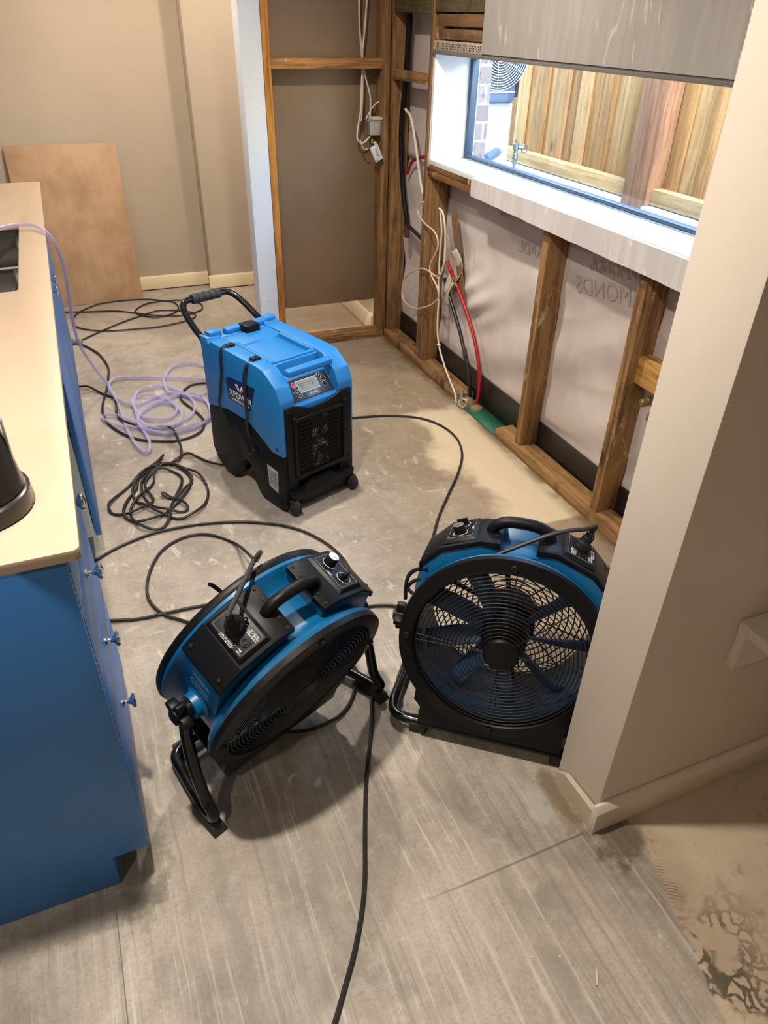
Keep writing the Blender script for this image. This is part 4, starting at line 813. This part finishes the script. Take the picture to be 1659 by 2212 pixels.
R1, F1, PL1, PN1, c1 = fan('air_mover', 'blue air mover fan tilted towards the floor beside the blue cabinets, power panel uppermost', (.279, 1.096, .298), .415, -.352, 1.0, 1, .168)
R2, F2, PL2, PN2, c2 = fan('air_mover', 'blue air mover fan facing the camera, its right edge hidden by the nib wall', (.750, 1.014, .317), -.662, .183, 1.06, -1, .126, -1, (.265, .275), -.02, .10, 0)
MB(F1).tube([(-.085, .20, -.19), (-.095, .215, -.212), (-.108, .232, -.228), (-.116, .240, -.232)], .0045, 10, smooth=4).build('cord_hook', m_black, R1)
# ------------------------------------------------------------------ dehumidifier
da = .3654; dw = Vector((math.cos(da), math.sin(da), 0)); db = Vector((-math.sin(da), math.cos(da), 0)); do = Vector((.7015, 2.2576, 0))
DM = Matrix((dw, db, Vector((0, 0, 1)))).transposed().to_4x4(); DM.translation = do
D = thing('dehumidifier', tuple(do+db*.24), 'blue and black wheeled dehumidifier standing in the middle of the floor', 'dehumidifier')
bz = lambda p, q, t: (t, p, q)
seam = [(.488, .285), (.35, .315), (.212, .316), (.07, .245), (.0, .250)]
def dmb(): return MB(DM)
cheek = [(.0, .250), (.0, .462), (.022, .512), (.088, .556), (.13, .562), (.425, .566), (.43, .556), (.438, .556), (.443, .572), (.482, .572), (.492, .556)]+seam[:-1]
cen = [(.003, .250), (.003, .428), (.010, .436), (.072, .502), (.108, .502), (.112, .553), (.128, .556), (.134, .546), (.33, .548), (.338, .560), (.425, .564), (.43, .552), (.438, .552), (.443, .562), (.482, .562), (.492, .548)]+seam[:-1]
us = dmb().prism(cheek, bz, -.166, -.104).build('upper_shell', m_dblue, D, .007)
u2 = dmb().prism(cen, bz, -.1045, .0965).build('top_cover', m_dblue, D, .003)
dmb().prism(cheek, bz, .096, .166).build('upper_shell', m_dblue, D, .007)
# raised edges of the lid tray and corner reliefs
dmb().prism([(.12, .5), (.12, .562), (.16, .562), (.36, .566), (.36, .5)], bz, -.104, -.086).build('lid_rim', m_dblue, u2, .002)
dmb().prism([(.12, .5), (.135, .562), (.33, .566), (.36, .5)], bz, .080, .0962).build('lid_rim', m_dblue, u2, .002)
dmb().box(-.100, .092, .118, .136, .54, .561).build('lid_rim', m_dblue, u2, .003)
dmb().box(-.1045, .0965, .024, .056, .532, .558).build('carry_bar', m_dblue, D, .008, segs=3)
dmb().box(-.075, .115, .446, .480, .555, .584).build('rear_bar', m_dblue, D, .008, segs=3)
dmb().box(-.150, -.095, .444, .486, .560, .588).build('bar_mount', m_dblue, D, .008)
dmb().box(.105, .155, .444, .486, .560, .588).build('bar_mount', m_dblue, D, .008)
dmb().box(-.012, .052, .405, .462, .556, .590).build('lid_latch', m_black, D, .005)
lower = [(.0, .030), (.0, .252)]+seam[::-1][1:]+[(.496, .10), (.47, .05), (.42, .018), (.345, .018), (.318, .05), (.275, .134), (.224, .125), (.18, .04), (.15, .008), (.05, .008), (.02, .012)]
ls = dmb().prism(lower, bz, -.1655, -.10).build('lower_shell', m_black, D, .005)
dmb().prism(lower, bz, .10, .1655).build('lower_shell', m_black, D, .005)
lowc = [(.02, .06), (.004, .252)]+seam[::-1][1:]+[(.49, .12), (.44, .06), (.05, .045)]
dmb().prism(lowc, bz, -.102, .102).build('inner_tray', m_blackm, D, 0)
# front grille frame
fx = lambda p, q, t: (p, t, q)
vtop = [(.152, .135), (.152, .436), (.105, .438), (.07, .425), (.02, .414), (-.04, .413), (-.085, .432), (-.11, .440), (-.152, .441), (-.152, .135)]
ff = dmb().prism(vtop, fx, -.007, .004).build('front_panel', m_black, D, .003)
bar = dmb(); bar.box(-.122, -.109, -.016, -.006, .150, .392).box(.105, .118, -.016, -.006, .150, .392).box(-.122, .118, -.016, -.006, .150, .162).box(-.122, .118, -.016, -.006, .380, .392)
bar.build('grille_frame', m_black, D, .002)
for x_ in (-.118, .114): dmb().box(x_-.009, x_+.009, -.022, -.006, .384, .402).build('frame_clip', m_black, D, .003)
for x_, z_ in ((-.14, .425), (.14, .422), (-.14, .155), (.14, .15)): dmb().lathe([(0, .003), (.005, .003), (.006, 0)], 14, (x_, -.007, z_), (0, -1, 0)).build('screw', m_blackm, D)
# coil fins seen behind the mesh
t = NT('coil_fins'); t.geo(); bk = t.n.new('ShaderNodeTexBrick'); cv_ = t.n.new('ShaderNodeCombineXYZ'); X_, Y_, Z_ = t.xyz(); t.t.links.new(X_, cv_.inputs[0]); t.t.links.new(Z_, cv_.inputs[1]); t.t.links.new(cv_.outputs[0], bk.inputs[0])
bk.inputs['Scale'].default_value = 1; bk.inputs['Brick Width'].default_value = .02; bk.inputs['Row Height'].default_value = .006; bk.inputs['Mortar Size'].default_value = .001
bk.inputs['Color1'].default_value = (*L(210, 208, 200), 1); bk.inputs['Color2'].default_value = (*L(118, 116, 112), 1); bk.inputs['Mortar'].default_value = (.02, .02, .02, 1)
nn_ = t.noise(30, detail=5); m_coil = t.set(t.mix(t.ramp(nn_, .45, .6), (.01, .01, .01), bk.outputs[0]), .5, .3)
dmb().box(-.040, .034, -.0105, -.0068, .170, .372).build('coil_fins', m_coil, D)
# honeycomb mesh
hm = dmb(); pw, pz = .0118, .0170; rw_, rz = .0059, .0100
def hexa(cx, cz, k): return [(cx-rw_*k, cz-rz*k*.62), (cx, cz-rz*k), (cx+rw_*k, cz-rz*k*.62), (cx+rw_*k, cz+rz*k*.62), (cx, cz+rz*k), (cx-rw_*k, cz+rz*k*.62)]
row = 0; z_ = .176
while z_ < .374:
    x_ = -.100+(pw/2 if row % 2 else 0)
    while x_ < .100:
        o_ = hexa(x_, z_, 1.0); i_ = hexa(x_, z_, .84); vs = [(p, -.0145, q) for p, q in o_]+[(p, -.0145, q) for p, q in i_]+[(p, -.0115, q) for p, q in i_]
        hm.add(vs, [(a, (a+1) % 6, 6+(a+1) % 6, 6+a) for a in range(6)]+[(6+a, 6+(a+1) % 6, 12+(a+1) % 6, 12+a) for a in range(6)])
        x_ += pw
    z_ += pz*.955; row += 1
hm.build('mesh_grille', m_black, D, 0, smooth=False)
# bumper and wheels
bp = [(-.146, .062), (-.154, .098), (-.085, .096), (-.045, .120), (.045, .120), (.085, .096), (.154, .098), (.146, .062), (.112, .060), (.105, .046), (-.105, .046), (-.112, .06)]
dmb().prism(bp, fx, -.024, .03).build('front_bumper', m_black, D, .004)
for x0, x1 in ((-.150, -.122), (.122, .150)):
    wv = MB(DM @ Matrix.Translation(((x0+x1)/2+(.006 if x0 > 0 else -.006), -.014, .034)) @ Matrix.Diagonal((1, 1.12, 1.12, 1)))
    wv.lathe([(0, -.014), (.008, -.014), (.010, -.010), (.022, -.010), (.024, -.014), (.0285, -.012), (.0285, -.004), (.0275, -.002), (.0275, .002), (.0285, .004), (.0285, .012), (.024, .014), (.022, .010), (.010, .010), (.008, .014), (0, .014)], 40, (0, 0, 0), (1, 0, 0)); wv.build('wheel', m_rubber, D)
for x0, x1 in ((-.150, -.122), (.122, .150)):
    MB(DM @ Matrix.Translation(((x0+x1)/2, .40, .022))).lathe([(0, -.012), (.021, -.012), (.022, 0), (.021, .012), (0, .012)], 28, (0, 0, 0), (1, 0, 0)).build('wheel', m_rubber, D)
# slanted control panel
pn = Matrix((Vector((1, 0, 0)), Vector((0, .685, .728)), Vector((0, -.728, .685)))).transposed().to_4x4()
pn.translation = Vector((-.004, .041, .471)); CP = DM @ pn
cp_ = MB(CP).box(-.092, .092, -.040, .040, .0005, .003).build('control_panel', plain('panel_charcoal', L(44, 46, 54), .35), D, .001)
MB(CP).box(-.050, .040, -.016, .030, .003, .0036).build('screen_border', m_txt, cp_)
lc = MB(CP).box(-.048, .038, -.014, .028, .0036, .0042).build('display_screen', m_lcd, cp_)
for bx_, by_, m_, s_ in ((-.062, .020, m_pow, '\u25cb'), (-.066, -.001, m_blackm, 'F'), (-.055, -.020, m_blackm, 'M'), (.055, .026, m_blackm, 'T'), (.067, .010, m_blackm, '+'), (.064, -.010, m_blackm, '-')):
    b0 = MB(CP).lathe([(0, .0042), (.0085, .0042), (.0095, .003)], 24, (bx_, by_, 0)).build('button', m_, cp_)
    MB(CP).tube([(bx_+.0095*math.cos(i*PI/14), by_+.0095*math.sin(i*PI/14), .0038) for i in range(28)], .0007, 4, closed=True).build('button_ring', m_txt, cp_)
    if s_ != '\u25cb': text(s_, 'button_symbol', .011, m_txt, cp_, CP @ Matrix.Translation((bx_, by_, .0045)), .0001)
MB(CP).tube([(a_, b_, .0034) for a_, b_ in rrect(-.024, .030, -.035, -.022, .002)], .0004, 4, closed=True).build('badge_outline', m_txt, cp_)
text('XPOWER', 'badge_text', .010, m_txt, cp_, CP @ Matrix.Translation((.003, -.0285, .0034)), .0002)
text('72', 'screen_digits', .020, plain('lcd_ink', L(70, 76, 70), .5), cp_, CP @ Matrix.Translation((.010, .008, .0044)), .0001)
text('HUM %\nTEMP C\nSET', 'screen_digits', .007, plain('lcd_ink2', L(84, 90, 84), .5), cp_, CP @ Matrix.Translation((-.032, .008, .0044)), .0001)
# logo on the left side
LS = Matrix((Vector((0, -1, 0)), Vector((0, 0, 1)), Vector((-1, 0, 0)))).transposed().to_4x4(); LS.translation = Vector((-.1662, .245, .42)); LP = DM @ LS
lg = MB(LP).prism([(-.090, .030), (-.085, -.050), (.060, -.050), (.098, .052), (-.070, .042)], lambda p, q, t: (p, q, t), .0, .0016).build('logo_plate', plain('logo_navy', L(14, 28, 66), .35), D, .0005)
text('XPOWER', 'logo_text', .034, m_txt, lg, LP @ Matrix.Translation((0, -.018, .0018)) @ Matrix.Diagonal((1, 1, 1, 1)), .0003)
text('LGR DEHUMIDIFIER', 'logo_text', .0125, m_txt, lg, LP @ Matrix.Translation((0, -.040, .0018)), .0002)
em = MB(LP)
for sg in (-1, 1):
    em.add([(sg*.003, .002, .002), (sg*.022, .034, .002), (sg*.012, .030, .002), (sg*.003, .016, .002)], [(0, 1, 2, 3)])
    em.add([(sg*.006, .002, .002), (sg*.030, .026, .002), (sg*.024, .028, .002)], [(0, 1, 2)])
em.build('logo_emblem', m_txt, lg)
# rating label, socket, screws
dmb().add([(-.1667, .108, .178), (-.1667, .041, .174), (-.1667, .047, .076), (-.1667, .103, .088), (-.1655, .108, .178), (-.1655, .041, .174), (-.1655, .047, .076), (-.1655, .103, .088)],
    [(0, 1, 2, 3), (7, 6, 5, 4), (0, 4, 5, 1), (1, 5, 6, 2), (2, 6, 7, 3), (3, 7, 4, 0)]).build('rating_label', plain('label_grey', L(158, 162, 166), .5), ls)
for r_ in range(9):
    pass
text('DEHUMIDIFIER\nModel LGR\n220-240V 50Hz\n5.2A 1200W\nRefrigerant R410A\nCAUTION\nKeep upright', 'label_text', .0085, m_blackm, ls, DM @ basis((-.1669, .075, .13), (0, -1, 0), (0, 0, 1)), .0001)
dmb().box(-.170, -.160, .165, .20, .185, .225).build('power_inlet', m_black, ls, .002)
dmb().lathe([(0, .012), (.008, .012), (.012, 0)], 16, (-.1655, .181, .206), (-1, 0, 0)).build('cord_grip', m_blackm, ls)
for b_, z_ in ((.46, .29), (.035, .27)): dmb().lathe([(0, .001), (.005, .001), (.006, 0)], 12, (-.166, b_, z_), (-1, 0, 0)).build('screw', m_blackm, us)
# tie straps
def ribbon(pts, wd_, name):
    q = MB(DM); vs = []
    P = [Vector(p) for p in pts]
    for i, p in enumerate(P):
        tw = .3*math.sin(i*1.3); d = Vector((math.sin(tw)*.5, math.cos(tw), 0))*wd_/2
        vs += [tuple(p-d), tuple(p+d)]
    q.add(vs, [(2*i, 2*i+1, 2*i+3, 2*i+2) for i in range(len(P)-1)])
    o = q.build(name, m_strap, D); o.modifiers.new('t', 'SOLIDIFY').thickness = .0022; sb_ = o.modifiers.new('s', 'SUBSURF'); sb_.levels = 2; sb_.render_levels = 2
m_strap = plain('strap_webbing', (.012, .011, .011), .7)
ribbon([(-.135, .340, .5665), (-.160, .342, .572), (-.172, .345, .56), (-.174, .350, .50), (-.172, .352, .46), (-.176, .365, .42), (-.172, .385, .37), (-.171, .405, .325), (-.174, .385, .30), (-.176, .36, .27), (-.173, .34, .235)], .018, 'tie_strap')
ribbon([(-.130, .180, .562), (-.158, .180, .568), (-.173, .182, .55), (-.176, .20, .50), (-.173, .205, .44), (-.177, .200, .38), (-.173, .21, .33), (-.176, .215, .29), (-.172, .20, .245)], .022, 'tie_strap')
for b_ in (.18, .34): dmb().box(-.150, -.115, b_-.013, b_+.013, .563, .5715).build('strap_buckle', m_black, D, .002)
# handle
hp = [(-.140, .500, .42), (-.140, .512, .53), (-.138, .57, .565), (-.128, .65, .605), (-.105, .690, .628), (-.065, .700, .632), (.065, .700, .632), (.105, .690, .628), (.128, .65, .605), (.138, .57, .565), (.140, .512, .53), (.140, .500, .42)]
hn = dmb().tube(hp, .0125, 16, smooth=6).build('push_handle', m_tube, D)
for i in range(5): dmb().lathe([(0, 0), (.0185, .001), (.0195, .008), (.0195, .018), (.0185, .0245), (0, .0255)], 24, (-.065+i*.026, .700, .632), (1, 0, 0)).build('foam_grip', m_foam, hn)

# ------------------------------------------------------------------ cords and hose on the floor
def cord(keyp, r, name, label, cat='cord', mat=m_cord, sides=8, sm=7):
    return tag(MB().tube(keyp, r, sides, smooth=sm).build(name, mat), label, cat)
def lift(P, amp=.004, base=None, r=.0045):
    return [(x, y, (z if z > .02 else r+.0005+amp*abs(math.sin(i*1.7)))) for i, (x, y, z) in enumerate(P)]
cord(lift(PATHS['cord_far'], .004), .0045, 'extension_lead', 'thin black cord in flat loops on the floor before the plywood sheet')
cord(lift(PATHS['cord_mid'], .003, r=.0055), .0055, 'extension_lead', 'thick black cord leaving the grey connector and curving under the clear hose')
cord(PATHS['cord_coil'], .0052, 'power_lead', 'tangled black coil of cord in front of the dehumidifier, plugged into its side')
cord(lift(PATHS['cord_a'], .002, r=.005), .005, 'extension_lead', 'black cord arching across the floor from the cabinet gap to behind the tilted fan')
cord(lift(PATHS['cord_b'], .003, r=.005), .005, 'extension_lead', 'black cord passing behind the tilted fan and reaching the fan by the nib wall')
cord(lift(PATHS['cord_front'], .001, r=.005), .005, 'extension_lead', 'long black cord running down the middle foreground and out of the frame')
cord(lift(PATHS['cord_under'], .003, r=.005), .005, 'extension_lead', 'short arc of black cord under the tilted fan')
cord(lift(PATHS['cord_right'], .001, r=.005), .005, 'extension_lead', 'black cord sweeping from behind the dehumidifier towards the fan by the nib wall')
t1 = plug(PL1, PN1, None, 'round black plug seated in the power panel of the tilted fan')
pf = PATHS['cord_f1']
tp_ = Vector(pf[3]); ta = t1+PN1*.02
cord([tuple(t1-PN1*.004), tuple(ta), tuple(ta.lerp(tp_, .4)+Vector((0, 0, .006))), tuple(ta.lerp(tp_, .8)+Vector((0, 0, .012))), tuple(tp_+Vector((.006, .012, .002)))]+[p for p in pf[4:7]]+lift(pf[7:], .002, r=.005), .0052, 'power_lead', 'black cord from the tilted fan plug, over its rim and looping on the floor')
# plug of the second fan sits on its right console
N2 = PN2; t2 = plug(PL2, PN2, None, 'black plug standing in the right console of the fan by the nib wall')
pf = PATHS['cord_f2']
cord([tuple(t2-N2*.004), tuple(t2+N2*.012)]+pf[3:8]+[tuple(F2 @ Vector((-.035, .216, -.052)))], .0052, 'power_lead', 'black cord crossing before the handle of the fan by the nib wall')
cord(pf[10:], .0052, 'power_lead', 'black cord dropping down the left rear of the fan by the nib wall')
cord(PATHS['cord_f2b'], .0048, 'power_lead', 'small loop of cord hanging at the left side of the fan by the nib wall')
cn = Vector(PATHS['cord_mid'][0]); ce = Vector(PATHS['cord_far'][-1])
co = thing('lead_connector', tuple(cn), 'clear grey cord connector joining two black cords near the cabinet', 'connector')
dd = Vector((-.9, .05, 0)).normalized()
MB().lathe([(0, -.012), (.008, -.012), (.014, -.004), (.016, .0), (.016, .018), (.013, .02), (.013, .035), (.017, .037), (.017, .055), (.012, .06), (0, .06)], 20, (cn.x+.01, cn.y+.02, .018), (-.95, .25, 0)).build('connector_body', plain('connector_grey', L(120, 122, 124), .3), co)
def hose_mat():
    m = bpy.data.materials.new('clear_hose'); m.use_nodes = True; n = m.node_tree.nodes; l = m.node_tree.links
    b = n['Principled BSDF']; b.inputs['Base Color'].default_value = (*L(216, 212, 232), 1); b.inputs['Roughness'].default_value = .12
    tr_ = n.new('ShaderNodeBsdfTransparent'); tr_.inputs[0].default_value = (*L(232, 230, 248), 1)
    lw = n.new('ShaderNodeLayerWeight'); lw.inputs[0].default_value = .45; mr = n.new('ShaderNodeMapRange'); mr.inputs[3].default_value = .12; mr.inputs[4].default_value = .62
    mx = n.new('ShaderNodeMixShader'); l.new(lw.outputs['Facing'], mr.inputs[0]); l.new(mr.outputs[0], mx.inputs[0]); l.new(tr_.outputs[0], mx.inputs[1]); l.new(b.outputs[0], mx.inputs[2]); l.new(mx.outputs[0], n['Material Output'].inputs[0])
    return m
hp_ = PATHS['hose']
hp_ = hp_[:16]+[(x, y, .009+.010*abs(math.sin(i*1.9))) for i, (x, y, z) in enumerate(hp_[16:])]
tag(MB().tube(hp_, .0075, 12, smooth=7).build('drain_hose', hose_mat()), 'clear plastic drain hose from the sink over the worktop edge, coiled on the floor', 'hose')
# wood splinter on the floor in front
tag(MB().prism([(0, 0), (.028, .004), (.034, .008), (.03, .011), (.004, .007)], lambda p, q, t: (.66+p*.5+q*.3, .415+p*.9-q*.4, t), .0005, .003).build('wood_splinter', plain('splinter', L(206, 178, 130), .7)), 'small pale wood splinter lying on the bare floor in the foreground', 'splinter')
